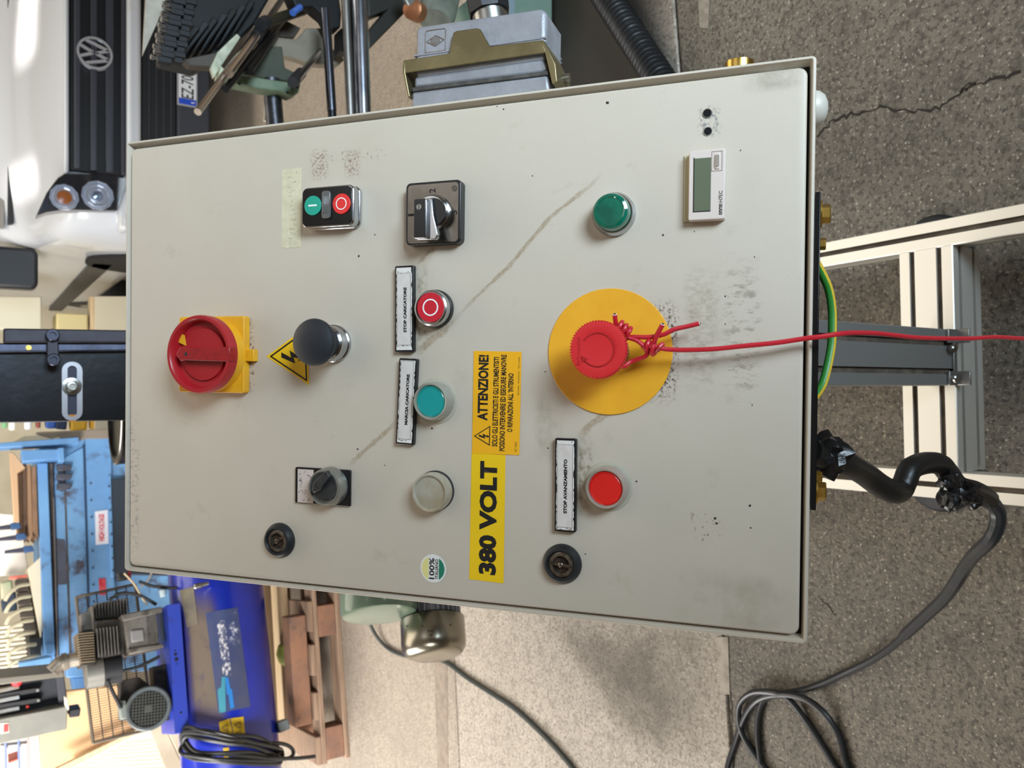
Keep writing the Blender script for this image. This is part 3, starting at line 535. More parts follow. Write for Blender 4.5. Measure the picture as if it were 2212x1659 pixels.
for k in range(-3, 4): hh = .0042*(1-abs(k)/4.5); g.box(-hh, hh, k*.0014-.0003, k*.0014+.0003, 0, .0006, M)
obj('cast_emblem', g, mat('emblem_metal', (132, 124, 118), .5, .3, rgb2=(110, 86, 66), ns=200), con_o)
# fittings on the cabinet walls
g = G(); a = C.loc(CAM); x_, y_ = P(1600, 128, -.05); g.rev((.2, y_, -.035), (.217, y_, -.035), [(.0125, 0), (.0125, .5), (.0105, .55), (.0105, 1)], 28); part('brass_plug', g, brass)
x_, y_ = P(1768, 229, -.03); g = G(); g.rev((x_, 0, -.035), (x_, -.009, -.035), [(.0125, 0), (.012, .3), (.009, .75), (.004, .97), (.001, 1)], 28); part('plastic_plug', g, mat('white_plastic', (192, 186, 174), .4))
a = P(1770, 418, -.012)[0]; b = P(1765, 1100, -.012)[0]; g = G(); g.box(b, a, -.0042, -.0004, -.19, -.006); part('mounting_plate', g, mat('black_steel', (24, 22, 24), .28, .4, bump=.1, bs=200), bevel=.0006)
for bx, sc in ((462, 1.), (527, .72), (1032, .72), (1062, 1.)):
    z_ = -.03 if sc == 1 else -.11; x_ = P(1782, bx, z_)[0]; g = G(); g.rev((x_, -.0042, z_), (x_, -.0058, z_), [(.0095*sc, 0), (.0095*sc, 1)], 24); bo = part('bolt', g, brass)
    g = G(); g.rev((x_, -.0058, z_), (x_, -.0115, z_), [(.0068*sc, 0), (.0068*sc, .85), (.006*sc, 1)], 6); part('bolt_head', g, brass, bo, flat=True)
# ---------------------------------------------------------------- red wire tied to the emergency stop
rw = thing('red_wire', C, 'stiff red wire knotted round the emergency stop and hanging down past the cabinet', 'wire'); wm = mat('red_wire_pvc', (196, 34, 48), .35)
H = lambda x, y, h: C.p3(x, y, h)
g = G(); loop = [H(1352, 775, .013), H(1390, 771, .016), H(1400, 752, .018), H(1392, 742, .02)]
hang = [H(1392, 745, .020), H(1412, 748, .021), H(1430, 753, .019), H(1470, 756, .017), H(1540, 754, .016), H(1600, 748, .015), H(1680, 740, .013), H(1740, 731, .011)]
end = C.loc(atY(1775, 727, .318)); w2 = [C.loc(atY(x, y, .312)) for x, y in ((1815, 721), (1845, 719), (1890, 720), (1930, 724), (1975, 729), (2030, 731), (2100, 731), (2150, 728), (2212, 731), (2300, 733))]
g.tube(hang+[end]+w2, .0017, 10, 5)
neck = [(q0[0]+.0125*math.cos(a), q0[1]+.0125*math.sin(a), .024) for a in [math.radians(d) for d in range(-120, 121, 24)]]
g.tube([H(1400, 750, .019), H(1396, 768, .018), H(1378, 776, .016), H(1362, 782, .016), H(1345, 792, .020), V(neck[0])]+[V(n) for n in neck]+[H(1348, 715, .024), H(1356, 728, .022), H(1375, 735, .021), H(1392, 748, .020)], .0017, 10, 5)
def coil(a, b, turns, rad, n=12):
    ax = (b-a); L = ax.length; t = ax.normalized(); u = t.orthogonal().normalized(); w = t.cross(u)
    return [a+t*(L*k/(n*turns))+u*(rad*math.cos(2*math.pi*k/n))+w*(rad*math.sin(2*math.pi*k/n)) for k in range(n*turns+1)]
g.tube([H(1328, 680, .026), H(1330, 700, .023)]+coil(H(1334, 702, .022), H(1362, 722, .021), 3, .0036)+[H(1370, 728, .021), H(1405, 728, .020), H(1435, 722, .019), H(1455, 712, .018), H(1485, 705, .016), H(1510, 699, .015)], .0017, 10, 3)
g.tube([H(1431, 701, .026), H(1420, 722, .024), H(1410, 742, .022)]+coil(H(1392, 742, .019), H(1416, 756, .019), 2, .0036)+[H(1425, 748, .022), H(1432, 744, .018), H(1420, 757, .016)], .0017, 10, 3)
obj('insulation', g, wm, rw)
g = G()
for a, b in ((H(1328, 680, .026), H(1330, 700, .023)), (H(1431, 701, .026), H(1420, 722, .024)), (H(1510, 699, .015), H(1485, 705, .016))):
    t = (a-b).normalized(); g.cyl(a-t*.0002, a+t*.0004, .0015, n=12)
o = obj('white_core', g, wht, rw); o['kind'] = 'stuff'
g = G()
for a, b in ((H(1328, 680, .026), H(1330, 700, .023)), (H(1431, 701, .026), H(1420, 722, .024)), (H(1510, 699, .015), H(1485, 705, .016))):
    t = (a-b).normalized(); g.cyl(a, a+t*.0009, .0009, n=10)
o = obj('conductor', g, mat('copper_tip', (60, 34, 24), .5, .4), rw); o['kind'] = 'stuff'
# ---------------------------------------------------------------- earth wire behind the mounting plate
ew = G(); pts = [atY(1758, 560, .42), atY(1775, 590, .42), atY(1790, 625, .42), atY(1797, 665, .42), atY(1798, 700, .42), atY(1796, 745, .42), atY(1788, 790, .42), atY(1776, 832, .42), atY(1758, 860, .42)]
gy = mat('earth_green', (52, 132, 52), .4)
def striped(pts, r, n, m1, m2, name, label, cat):
    g = G(); g.tube(pts, r, n, 8); me_o = obj(name, g, [m1, m2], None)
    for i, p in enumerate(me_o.data.polygons):
        if p.normal.dot((-UU*.9+RR*.2-FF*.35).normalized()) > .55: p.material_index = 1
    return tag(me_o, label, cat)
striped(pts, .0038, 12, gy, mat('earth_yellow', (214, 180, 54), .4), 'earth_wire', 'green and yellow striped earth wire curving out under the cabinet edge', 'wire')
# ---------------------------------------------------------------- aluminium stand
ya = math.radians(1.47); S = Frame((.0313, .799, 0), (math.cos(ya), math.sin(ya), 0), (0, 0, 1))
st = thing('profile_stand', S, 'stand of slotted aluminium profiles on round rubber feet carrying the control cabinet', 'stand')
def prof(w, h, nx, ny, M, L, name, m=alu):
    """slotted extrusion: outline w x h centred, slots of 8 mm on each side"""
    def side(n, ln): 
        s_ = []; 
        for k in range(n): c = -ln/2+ln*(k+.5)/n; s_ += [(c-.004, 0), (c-.004, -.0018), (c-.0045, -.006), (c+.0045, -.006), (c+.004, -.0018), (c+.004, 0)]
        return s_
    o = []; ch = .0012
    for (n, ln, hw, rot) in ((nx, w, h/2, 0), (ny, h, w/2, -90), (nx, w, h/2, 180), (ny, h, w/2, 90)):
        a = math.radians(rot); pts_ = [(-ln/2+ch, 0)]+side(n, ln)+[(ln/2-ch, 0)]
        for x, y in pts_: y += hw; o.append((x*math.cos(a)-y*math.sin(a), x*math.sin(a)+y*math.cos(a)))
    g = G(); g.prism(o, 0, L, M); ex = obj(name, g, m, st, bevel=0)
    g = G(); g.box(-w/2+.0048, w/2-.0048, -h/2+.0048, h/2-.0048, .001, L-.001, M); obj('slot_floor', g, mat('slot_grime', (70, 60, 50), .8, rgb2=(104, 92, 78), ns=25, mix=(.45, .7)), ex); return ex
def axes(o, X, Y, Z): return Matrix.Translation(o) @ Matrix((V(X), V(Y), V(Z))).transposed().to_4x4()
RX = .1836
for sx in (-1, 1):
    prof(.04, .04, 1, 1, axes((sx*RX, .12, -.30), (1, 0, 0), (0, 1, 0), (0, 0, 1)), .95, 'rail')
prof(.08, .08, 2, 2, axes((-RX+.02, .10, .178), (0, 0, -1), (0, 1, 0), (1, 0, 0)), 2*RX-.04, 'crossbar')
alg = mat('grey_aluminium', (150, 150, 148), .45, .7)
pa = S.loc(atz(2068, 772, .14)); pt = .77
prof(.08, .04, 2, 1, axes((pa.x, .14, .218-.02), (1, 0, 0), (0, 0, -1), (0, 1, 0)), pt-.14-.02, 'post', alg)
for zz in (-.114, .114):
    for sx in (-1, 1):
        zc = .122 if zz > 0 else -.2
        g = G(); g.lathe(0, 0, [(.059, 0), (.059, .006), (.054, .014), (.030, .020), (.014, .026), (.012, .03)], 40, axes((sx*RX, 0, zc), (1, 0, 0), (0, 0, -1), (0, 1, 0))); ft = obj('levelling_foot', g, black_ru, st)
        g = G(); g.cyl((sx*RX, .028, zc), (sx*RX, .1, zc), .006); obj('foot_screw', g, steel, st)
def sp3(x, y, h): q = atY(x, y, h); return S.loc(q)
g = G(); zf = .222; bx_, by_ = pa.x, .14                 # zinc bracket and its bolts at the foot of the post
for k, (dx) in enumerate((-.030, .030)):
    g.box(bx_+dx-.010, bx_+dx+.010, .141, .165, .2185, .2225); g.box(bx_+dx-.010, bx_+dx+.010, .1402, .1442, .2185, .240)
g.box(bx_-.03, bx_+.03, .141, .150, .2185, .2215); obj('angle_bracket', g, mat('cast_bracket', (136, 134, 130), .4, .8), st, bevel=.001)
for dx, yy in ((-.030, .156), (.012, .160)):
    g = G(); g.rev((bx_+dx, yy, .2225), (bx_+dx, yy, .229), [(.0065, 0), (.0065, .7), (.005, 1)], 18); obj('bracket_bolt', g, steel, st)
# ---------------------------------------------------------------- taped cable loom and mains cable
lm = thing('cable_loom', WORLD, 'black taped cable loom drooping from under the cabinet to a bunched tape knot', 'cable')
LP = [(1750, 975, .42), (1785, 990, .42), (1825, 1000, .42), (1865, 1022, .43), (1900, 1048, .43), (1928, 1062, .43), (1945, 1060, .44), (1955, 1040, .44), (1968, 1012, .44), (2000, 1000, .44), (2030, 1003, .44), (2048, 1022, .44), (2070, 1050, .44), (2110, 1062, .445), (2135, 1078, .45)]
g = G(); g.tube([atY(x, y, Y) for x, y, Y in LP], .0115, 14, 6); o = obj('taped_sleeve', g, mat('black_tape2', (24, 23, 22), .38, bump=.25, bs=60), lm)
def crumple(name, c, r, seed, sc=(1, 1, 1)):
    bm = bmesh.new(); bmesh.ops.create_icosphere(bm, subdivisions=3, radius=1)
    for v in bm.verts:
        d = v.co.normalized(); o3 = V((seed*1.7, 0, 0)); w_ = d*1.9+o3
        k = .9+.42*noise.noise(w_)+.20*noise.noise(d*4.3+o3)
        v.co = V((d.x*sc[0], d.y*sc[1], d.z*sc[2]))*k*r
    me = bpy.data.meshes.new(name); bm.to_mesh(me); bm.free(); me.materials.append(tapeb); me.polygons.foreach_set('use_smooth', [True]*len(me.polygons)); me.set_sharp_from_angle(angle=math.radians(28))
    o = bpy.data.objects.new(name, me); scn.collection.objects.link(o); o.location = c; o.parent = lm; return o
crumple('tape_wrap', atY(1786, 983, .42), .0195, 3, (1, 1, 1.15)); crumple('tape_wrap', atY(2052, 1040, .43), .012, 5); crumple('tape_wrap', atY(2050, 1074, .43), .0125, 8, (1.35, 1, .7)); crumple('tape_wrap', atY(2085, 1060, .43), .0150, 11, (1, 1, 1.3)); crumple('tape_wrap', atY(2105, 1080, .435), .0105, 13, (1, 1, 1.3))
mc = thing('mains_cable', WORLD, 'grey black mains cable running from the tape knot across the floor into loose loops', 'cable')
cab_m = mat('cable_grey', (42, 44, 47), .34); pp = [atY(2135, 1078, .45), atY(2153, 1100, .45), atY(2155, 1130, .452), atY(2140, 1165, .46), atY(2108, 1195, .49), atY(2085, 1225, .53)]
zs = [.30, .20, .13, .07, .035, .012]
pts2 = [atz(2062, 1262, .19), atz(2040, 1292, .155), atz(2005, 1325, .12), atz(1970, 1357, .09), atz(1925, 1398, .055), atz(1880, 1428, .028), atz(1830, 1452, .010), atz(1780, 1475, .006)]
lp = [(1740, 1489, .006), (1700, 1497, .006), (1655, 1508, .008), (1640, 1540, .006), (1637, 1590, .006), (1645, 1660, .006), (1655, 1720, .006), (1760, 1740, .006), (1830, 1690, .006), (1826, 1640, .006), (1810, 1585, .006), (1780, 1540, .014), (1740, 1510, .020), (1690, 1500, .020), (1640, 1510, .016), (1610, 1545, .012), (1590, 1600, .006), (1570, 1665, .006), (1560, 1760, .006), (1700, 1800, .006), (1850, 1740, .006), (1800, 1650, .006), (1750, 1570, .006), (1705, 1512, .014), (1670, 1497, .022), (1625, 1497, .02), (1597, 1525, .015), (1600, 1575, .010), (1630, 1630, .006), (1700, 1720, .006)]
g = G(); g.tube(pp+pts2+[atz(*q) for q in lp], lambda t: .0088 if t < .22 else .0062, 10, 6); obj('sheath', g, cab_m, mc)
g = G(); g.tube([atz(x, y, z) for x, y, z in ((760, 1290, .10), (790, 1330, .05), (812, 1372, .02), (840, 1402, .008), (880, 1418, .007), (930, 1421, .007), (965, 1432, .007), (1010, 1465, .007), (1060, 1497, .007), (1110, 1530, .007), (1160, 1575, .007), (1205, 1622, .007), (1245, 1672, .007), (1300, 1760, .007))], .0068, 10, 6)
tag(obj('floor_cable', g, mat('cable_olive', (74, 78, 76), .4)), 'single dark cable curving across the pale floor from the green motor housing', 'cable')
# ---------------------------------------------------------------- back wall of the hall
g = G(); g.box(-9, 9, 9.6, 9.8, 0, 6); struct('wall_back', g, mat('cream_wall', (214, 204, 180), .8, rgb2=(196, 186, 160), ns=2))
def ipoly(fr, px, h): return [fr.p(x, y, h) for x, y in px]
def iprism(g, fr, px, h0, h1, hp=None): return g.prism(ipoly(fr, px, h1 if hp is None else hp), h0, h1)
g = G(); g.box(-9, 9, -4.6, -4.4, 0, 6); struct('unseen_wall_front', g, mat('dim_plaster', (122, 104, 84), .85, rgb2=(112, 94, 76), ns=2))  # unseen wall behind the camera, added to dim ambient light from the front
# ---------------------------------------------------------------- white van, nose towards us
VF = upright((1.70, 4.55, 0), 0); van = thing('van', VF, 'white delivery van facing us, dusty along its side, with black grille and round chrome badge', 'van')
vw = mat('van_white', (200, 204, 210), .22, coat=.6, grime=((176, 168, 156), 5, .60, .85)); vblk = mat('van_black', (26, 28, 34), .45)
def loft(secs, m, name, parent):
    g = G(); vs = []; fs = []; n = 0
    for (h, w, zb, zm, zs, zc, k) in secs:
        L = [(-w*.985, zb), (-w, zb+.12), (-w, zm), (-w*k, zs-.06), (-w*k*.95, zs), (-w*k*.6, zs*.35+zc*.65), (0, zc)]
        L = L+[(-x, z) for x, z in L[-2::-1]]; n = len(L); vs += [(x, z, h) for x, z in L]
    for j in range(len(secs)-1):
        for i in range(n-1): fs.append((j*n+i, j*n+i+1, (j+1)*n+i+1, (j+1)*n+i))
        fs.append((j*n+n-1, j*n, (j+1)*n, (j+1)*n+n-1))
    fs += [tuple(range(n)), tuple(range(len(vs)-1, len(vs)-n-1, -1))]
    g.add(vs, fs); o = obj(name, g, m, parent, ang=50); s = o.modifiers.new('s', 'SUBSURF'); s.levels = s.render_levels = 2
    bm = bmesh.new(); bm.from_mesh(o.data); bmesh.ops.recalc_face_normals(bm, faces=bm.faces); bm.to_mesh(o.data); bm.free(); return o
loft([(-.045, .76, .40, .6, .90, .915, 1), (-.06, .80, .38, .6, .925, .94, 1), (-.16, .90, .36, .6, .955, .985, 1), (-.35, .94, .34, .6, 1.0, 1.06, 1), (-.60, .95, .34, .6, 1.05, 1.13, .98), (-.84, .95, .34, .65, 1.10, 1.18, .95),
      (-1.2, .95, .34, .8, 1.50, 1.58, .88), (-1.6, .95, .34, .9, 1.82, 1.90, .84), (-1.9, .95, .34, .9, 1.90, 1.95, .84), (-4.8, .95, .34, .9, 1.90, 1.95, .84), (-4.9, .93, .36, .9, 1.86, 1.9, .84)], vw, 'body', van)
def vbox(name, x0, x1, z0, z1, h0, h1, m, parent=van, bevel=.008, seg=2): g = G(); g.box(x0, x1, z0, z1, h0, h1); return obj(name, g, m, parent, bevel=bevel, seg=seg)
gx0 = VF.p(205, 372, 0)[0]; gx1 = -gx0
zt = VF.p(150, 122, 0)[1]; zb = VF.p(272, 122, 0)[1]
gr = vbox('grille', gx0, gx1, zb, zt, -.10, -.035, mat('grille_black', (12, 13, 17), .5), bevel=.01)
for xa, xb in ((161, 174), (196, 210), (229, 246), (262, 271)):
    z1 = VF.p(xa, 122, .0)[1]; z0 = VF.p(xb, 122, .0)[1]; g = G(); g.prism([(-.035, z0+.004), (-.002, z0), (0, z0+.01), (-.004, z1), (-.035, z1)], gx0+.01, gx1-.01, Matrix(((0, 0, 1, 0), (0, 1, 0, 0), (1, 0, 0, 0), (0, 0, 0, 1)))); obj('grille_slat', g, mat('slat_grey', (52, 54, 64), .4), gr, bevel=.003)
vbox('hood_edge', gx0-.02, gx1+.02, zt, zt+.022, -.12, -.02, vw, bevel=.01, seg=3)
ec = V((0, VF.p(205, 122, 0)[1])); er = .082; eb = G(); eb.lathe(ec.x, ec.y, [(.0005, -.04), (er*.8, -.04), (er*.86, -.004)], 40); em = obj('badge', eb, mat('badge_dark', (24, 26, 34), .15, coat=.8), gr)
g = G(); g.lathe(ec.x, ec.y, [(er*.84, -.02), (er*.88, .004), (er, .004), (er*1.04, -.02)], 48, closed=True); obj('badge_ring', g, mat('bright_chrome', (226, 230, 238), .2, .65), em)
g = G()
def stroke(a, b, w=.0085):
    a, b = V(a)*er+ec, V(b)*er+ec; n = (b-a).normalized(); n = V((-n.y, n.x))*w*.8; g.prism([tuple(a-n), tuple(b-n), tuple(b+n), tuple(a+n)], -.012, .004)
for a, b in (((-.34, .80), (-.02, .10)), ((.34, .80), (.02, .10)), ((-.72, .50), (-.30, -.78)), ((-.30, -.78), (0, -.06)), ((0, -.06), (.30, -.78)), ((.30, -.78), (.72, .50))): stroke(a, b)
obj('badge_letters', g, mat('bright_chrome', (0, 0, 0)), em)
# bumper, lower grille and plate
z1 = VF.p(275, 122, .04)[1]; z0 = VF.p(306, 122, .04)[1]
vbox('bumper_bar', -.80, .80, z0, z1, -.12, .035, vw, bevel=.02, seg=3)
g = G(); g.prism([(-.84, .42), (-.52, .34), (.52, .34), (.84, .42), (.90, .70), (.80, .71), (.62, z1-.01), (.62, z0), (-.62, z0), (-.62, z1-.01), (-.80, .71), (-.90, .70)], -.14, .0); obj('bumper', g, vw, van, bevel=.03, seg=4)
zl = VF.p(382, 122, .02)[1]; lg = vbox('lower_grille', -.62, .62, zl, z0-.004, -.05, .012, mat('grille_black', (12, 13, 17), .5))
for k in range(4): zz = zl+.02+k*(z0-zl-.03)/4; vbox('lower_slat', -.6, .6, zz, zz+.014, .012, .020, mat('slat_dark', (30, 31, 37), .5), lg, bevel=.003)
vbox('lower_valance', -.70, .70, .25, zl, -.10, .02, mat('valance_grey', (48, 50, 58), .55), bevel=.015)
z1, z0 = VF.p(383, 180, .03)[1], VF.p(427, 180, .03)[1]; pxl = VF.p(405, 229, .03)[0]; pl = vbox('number_plate', pxl, pxl+.37, z0, z1, .02, .029, mat('plate_frame', (150, 150, 152), .5), bevel=.002)
vbox('plate_face', pxl+.006, pxl+.364, z0+.008, z1-.008, .028, .031, mat('plate_white', (222, 224, 228), .4), pl, bevel=0)
vbox('blue_band', pxl+.006, pxl+.038, z0+.008, z1-.008, .030, .0315, mat('plate_blue', (24, 70, 190), .4), pl, bevel=0)
text('EZ-70L', pxl+.040, pxl+.190, z0+.020, z1-.020, .0316, ink, pl, bold=.01)
text('I', pxl+.019, pxl+.024, z0+.016, z0+.034, .0318, wht, pl)
# headlights
def headlight(sx):
    px = [(126, 384), (117, 395), (100, 418), (78, 466), (100, 458), (140, 452), (253, 455), (257, 375), (140, 375)]
    P_ = [(sx*-abs(x), z) for x, z in ipoly(VF, px, -.01)]
    g = G(); g.prism(P_, -.12, -.012); hl = obj('headlight', g, mat('lamp_housing', (40, 42, 46), .25, coat=.6), van, bevel=.006)
    for (x, y, r, a) in ((211, 422, .076, 0), (139, 426, .066, 1)):
        q = VF.p(x, y, -.005); qx = sx*-abs(q[0]); g = G(); g.lathe(qx, q[1], [(r, -.012), (r, -.002), (r*.95, -.001), (r*.88, -.008), (r*.74, -.002), (r*.6, -.009), (r*.44, -.003), (r*.3, -.010), (.0005, -.010)], 11)
        lb = obj('reflector', g, mat('lamp_chrome', (226, 232, 242), .35, .55), hl, flat=True)
        g = G(); g.lathe(qx, q[1], [(r*.55 if a else r*.3, -.011), (r*.5 if a else r*.28, -.003), (.001, .0)], 20); obj('bulb_cover', g, mat('indicator_amber', (216, 120, 40), .25, coat=.5) if a else mat('bulb_glass', (190, 205, 225), .08, .6), lb)
    g = G(); g.prism(P_, .004, .007); obj('lamp_glass', g, mat('lamp_glass', (235, 240, 248), .03, trans=1.), hl, bevel=.003)
headlight(1); headlight(-1)
# side trim, arch and mirror
for sx in (-1, 1):
    g = G(); g.box(sx*.94, sx*.965, .62, .74, -4.6, -.85); obj('side_moulding', g, mat('moulding_grey', (72, 68, 64), .6), van, bevel=.01)
    g = G(); g.prism([(-.50+.40*math.cos(math.radians(a)), .36+.42*math.sin(math.radians(a))) for a in range(0, 181, 12)], 0, .02, Matrix(((0, 0, 1, sx*.945-(.02 if sx < 0 else 0)), (0, 1, 0, 0), (1, 0, 0, -.32), (0, 0, 0, 1)))); obj('wheel_arch', g, mat('arch_black', (12, 12, 13), .8), van)
    for hh in (-.82, -3.9):
        g = G(); g.rev((sx*.72, .33, hh), (sx*.955, .33, hh), [(.31, 0), (.33, .15), (.33, .85), (.31, 1), (.2, 1.02)], 36); wl = obj('wheel', g, black_ru, van)
        g = G(); g.rev((sx*.95, .33, hh), (sx*.968, .33, hh), [(.2, 0), (.19, .8), (.05, 1)], 30); obj('hub_cap', g, steel, wl)
    g = G(); g.prism(rr(.90, 1.14, 1.02, 1.26, .04) if sx > 0 else rr(-1.14, -.90, 1.02, 1.26, .04), -1.02, -.88); obj('wing_mirror', g, vblk, van, bevel=.02, seg=3)
g = G(); g.box(-.78, .78, 1.145, 1.175, -.92, -.80); cw = obj('wiper_cowl', g, mat('cowl_black', (30, 31, 34), .6), van, bevel=.006)
g = G(); g.add([(-.80, 1.19, -.86), (.80, 1.19, -.86), (.70, 1.80, -1.50), (-.70, 1.80, -1.50), (-.80, 1.20, -.90), (.80, 1.20, -.90), (.70, 1.81, -1.54), (-.70, 1.81, -1.54)], [(0, 1, 2, 3), (7, 6, 5, 4), (0, 4, 5, 1), (1, 5, 6, 2), (2, 6, 7, 3), (3, 7, 4, 0)]); obj('windscreen', g, mat('dark_glass', (24, 28, 32), .05, coat=1.), van)
# ---------------------------------------------------------------- dark machine behind the cabinet: column, shafts, chain
MF = upright((.0, 1.85, 0), 0); mach = thing('profiling_machine', MF, 'dark steel machine behind the cabinet with black column, round shafts and chain bed', 'machine')
cst = mat('blackened_steel', (26, 28, 33), .30, .55, rgb2=(44, 46, 56), ns=5, mix=(.5, .75), bump=.15, bs=60)
g = G(); iprism(g, MF, [(-60, 742), (-60, 915), (700, 900), (700, 742)], -.14, 0, 0); col = obj('column', g, cst, mach, bevel=.004)
g = G(); g.box(-.46, .30, .001, .66, -.28, .06); obj('machine_base', g, mat('base_green_grey', (84, 94, 80), .55, rgb2=(70, 78, 68), ns=6), mach, bevel=.006)
g = G(); iprism(g, MF, [(-60, 741), (-60, 762), (520, 755), (520, 740)], -.01, .02, .02); obj('column_edge', g, mat('worn_edge', (84, 88, 106), .35, .8, rgb2=(58, 60, 74), ns=12), mach, bevel=.003)
g = G(); iprism(g, MF, [(7, 709), (7, 740), (520, 741), (520, 717)], .0, .035, .035); obj('edge_bar', g, mat('brown_steel', (58, 54, 62), .45, .5, rgb2=(42, 40, 46), ns=16), mach, bevel=.003)
g = G(); iprism(g, MF, [(101, 712), (101, 786), (129, 786), (125, 712)], .035, .045, .045); lp_ = obj('link_plate', g, mat('link_steel', (50, 48, 56), .4, .6), mach, bevel=.002)
for x, y in ((113, 724), (115, 777)):
    q = MF.p(x, y, .045); g = G(); g.lathe(q[0], q[1], [(.0125, .045), (.0122, .056), (.0105, .058), (.006, .058), (.0055, .052)], 24); obj('cap_screw', g, mat('screw_black', (52, 54, 66), .3, .7), lp_)
q = MF.p(62, 751, .022); g = G(); g.prism(circ(q[0], q[1], .005, 16), .015, .023); obj('brass_pin', g, brass, mach)
# slotted bracket with its screw
A = V(MF.p(155, 792, .012)); B = V(MF.p(158, 898, .012)); xs = abs(A.x-B.x)/2; mx = (A.x+B.x)/2; my = (A.y+B.y)/2
def slot_ring(w, h, wi, hi, z0, z1, name, m, par):
    o_ = rr(mx-w, mx+w, my-h, my+h, h*.98, 8); i_ = rr(mx-wi, mx+wi, my-hi, my+hi, hi*.98, 8); g = G(); n = len(o_); vs = [(x, y, z) for z in (z0, z1) for L in (o_, i_) for x, y in L]
    f = []
    for k in range(n): j = (k+1) % n; f += [(k, j, n+j, n+k), (2*n+k, 3*n+k, 3*n+j, 2*n+j), (k, 2*n+k, 2*n+j, j), (n+k, n+j, 3*n+j, 3*n+k)]
    g.add(vs, f); return obj(name, g, m, par)
slb = slot_ring(xs+.010, .0185, xs+.002, .0085, 0, .008, 'slotted_bracket', mat('bright_slot', (168, 168, 174), .35, .8), mach)
g = G(); g.prism(rr(mx-xs-.002, mx+xs+.002, my-.0085, my+.0085, .008), 0, .002); obj('slot_floor', g, mat('slot_blue', (46, 50, 72), .5), slb)
q = MF.p(156, 835, .014); g = G(); g.lathe(q[0], q[1], [(.018, .008), (.018, .010), (.012, .011), (.0118, .019), (.010, .020), (.0062, .020), (.0058, .014)], 24); obj('clamp_screw', g, steel, slb)
q = MF.p(157, 901, .008); g = G(); g.box(q[0]-.009, q[0]+.005, q[1]-.006, q[1]+.006, 0, .006); obj('orange_mark', g, mat('orange_paint', (226, 140, 40), .5), slb)
# round disc with bright rim
a = MF.loc(atY(246, 896, 2.12)); g = G(); M = Matrix.Translation((a.x, a.y-.03, -.27)) @ Matrix.Rotation(math.radians(-90), 4, 'X')
g.lathe(0, 0, [(.0005, 0), (.118, 0), (.120, .004), (.120, .026), (.116, .030), (.108, .030), (.104, .022), (.0005, .020)], 56, M); dr = obj('round_disc', g, mat('disc_black', (12, 13, 15), .3, .5), mach)
g = G(); g.lathe(0, 0, [(.1165, .0302), (.1215, .028), (.1215, .024), (.119, .024)], 56, M, closed=True); obj('bright_rim', g, chrome, dr)
def shaft(name, x0, y0, x1, y1, Y0, Y1, r, m, ext=0, parent=mach, n=22, bev=0):
    a = MF.loc(atY(x0, y0, Y0)); b = MF.loc(atY(x1, y1, Y1)); b = b+(b-a).normalized()*ext; g = G(); g.cyl(a, b, r, n=n); return obj(name, g, m, parent)
shm = mat('ground_shaft', (166, 170, 180), .25, 1., rgb2=(120, 124, 134), ns=8)
shaft('guide_shaft', 776, -30, 785, 236, 1.85, 1.85, .0195, shm, .62)
shaft('guide_shaft', 745, -30, 757, 238, 1.87, 1.87, .0110, mat('dull_shaft', (140, 136, 130), .4, .9), .62)
shaft('guide_shaft', 757, -30, 769, 238, 1.90, 1.90, .0085, dsteel, .62)
shaft('spindle', 703, 20, 717, 240, 1.85, 1.85, .0105, mat('spindle_dark', (34, 34, 38), .3, .7), .5)
g = G(); a = MF.loc(atY(703, 20, 1.85)); b = MF.loc(atY(717, 240, 1.85)); L = (b-a).length
for k in range(90): t = a+(b-a)*(k/90); g.cyl(t, t+(b-a).normalized()*.0024, .0114, .0114, n=14)
o = obj('spindle_thread', g, mat('thread_steel', (96, 98, 108), .25, 1.), mach); o['kind'] = 'stuff'
shaft('round_tube', 586, 172, 594, 262, 1.95, 1.95, .0215, dsteel, .3)
shaft('light_rod', 594, 60, 574, 262, 2.15, 2.15, .007, mat('pale_rod', (196, 190, 176), .5))
# green casting
gmat = mat('machine_green', (112, 128, 104), .5, rgb2=(92, 108, 86), ns=18, grime=((70, 74, 60), 30, .58, .75)); gdk = mat('green_casting_shaded', (58, 62, 48), .6, rgb2=(70, 72, 58), ns=12)  # gdk: the casting's green darkened, shade painted into its colour
g = G(); iprism(g, MF, [(489, 158), (521, 162), (650, 181), (645, 200), (630, 207), (608, 197), (569, 193), (507, 180)], -.09, -.045, -.045); cf = obj('casting_foot', g, gmat, mach, bevel=.003)
for x, y in ((517, 181), (621, 200), (641, 188)):
    q = MF.p(x, y, -.045); g = G(); g.prism(circ(q[0], q[1], .0035, 12), -.046, -.044); obj('bolt_hole', g, ink, cf)
g = G(); iprism(g, MF, [(512, 152), (527, 118), (560, 100), (610, 100), (612, 118), (616, 146), (652, 163), (650, 180), (521, 161)], -.12, -.09, -.09); obj('casting_plate', g, gdk, mach, bevel=.003)
g = G(); iprism(g, MF, [(560, 100), (600, 80), (640, 85), (662, 60), (700, 60), (706, 105), (735, 108), (744, 130), (730, 142), (706, 140), (672, 138), (640, 126), (612, 120)], -.15, -.12, -.12); obj('cam_plate', g, mat('tan_plate', (136, 126, 108), .6, rgb2=(112, 104, 90), ns=12), mach, bevel=.003)
g = G(); iprism(g, MF, [(560, 40), (600, 34), (650, 60), (636, 82), (600, 80), (566, 98), (540, 90)], -.17, -.14, -.14); obj('rear_plate', g, mat('rear_brown', (72, 64, 54), .6), mach, bevel=.003)
shaft('short_rod', 641, 172, 697, 104, 1.80, 2.0, .0085, shm)
shaft('rod_socket', 632, 178, 650, 158, 1.79, 1.85, .013, black_ru)
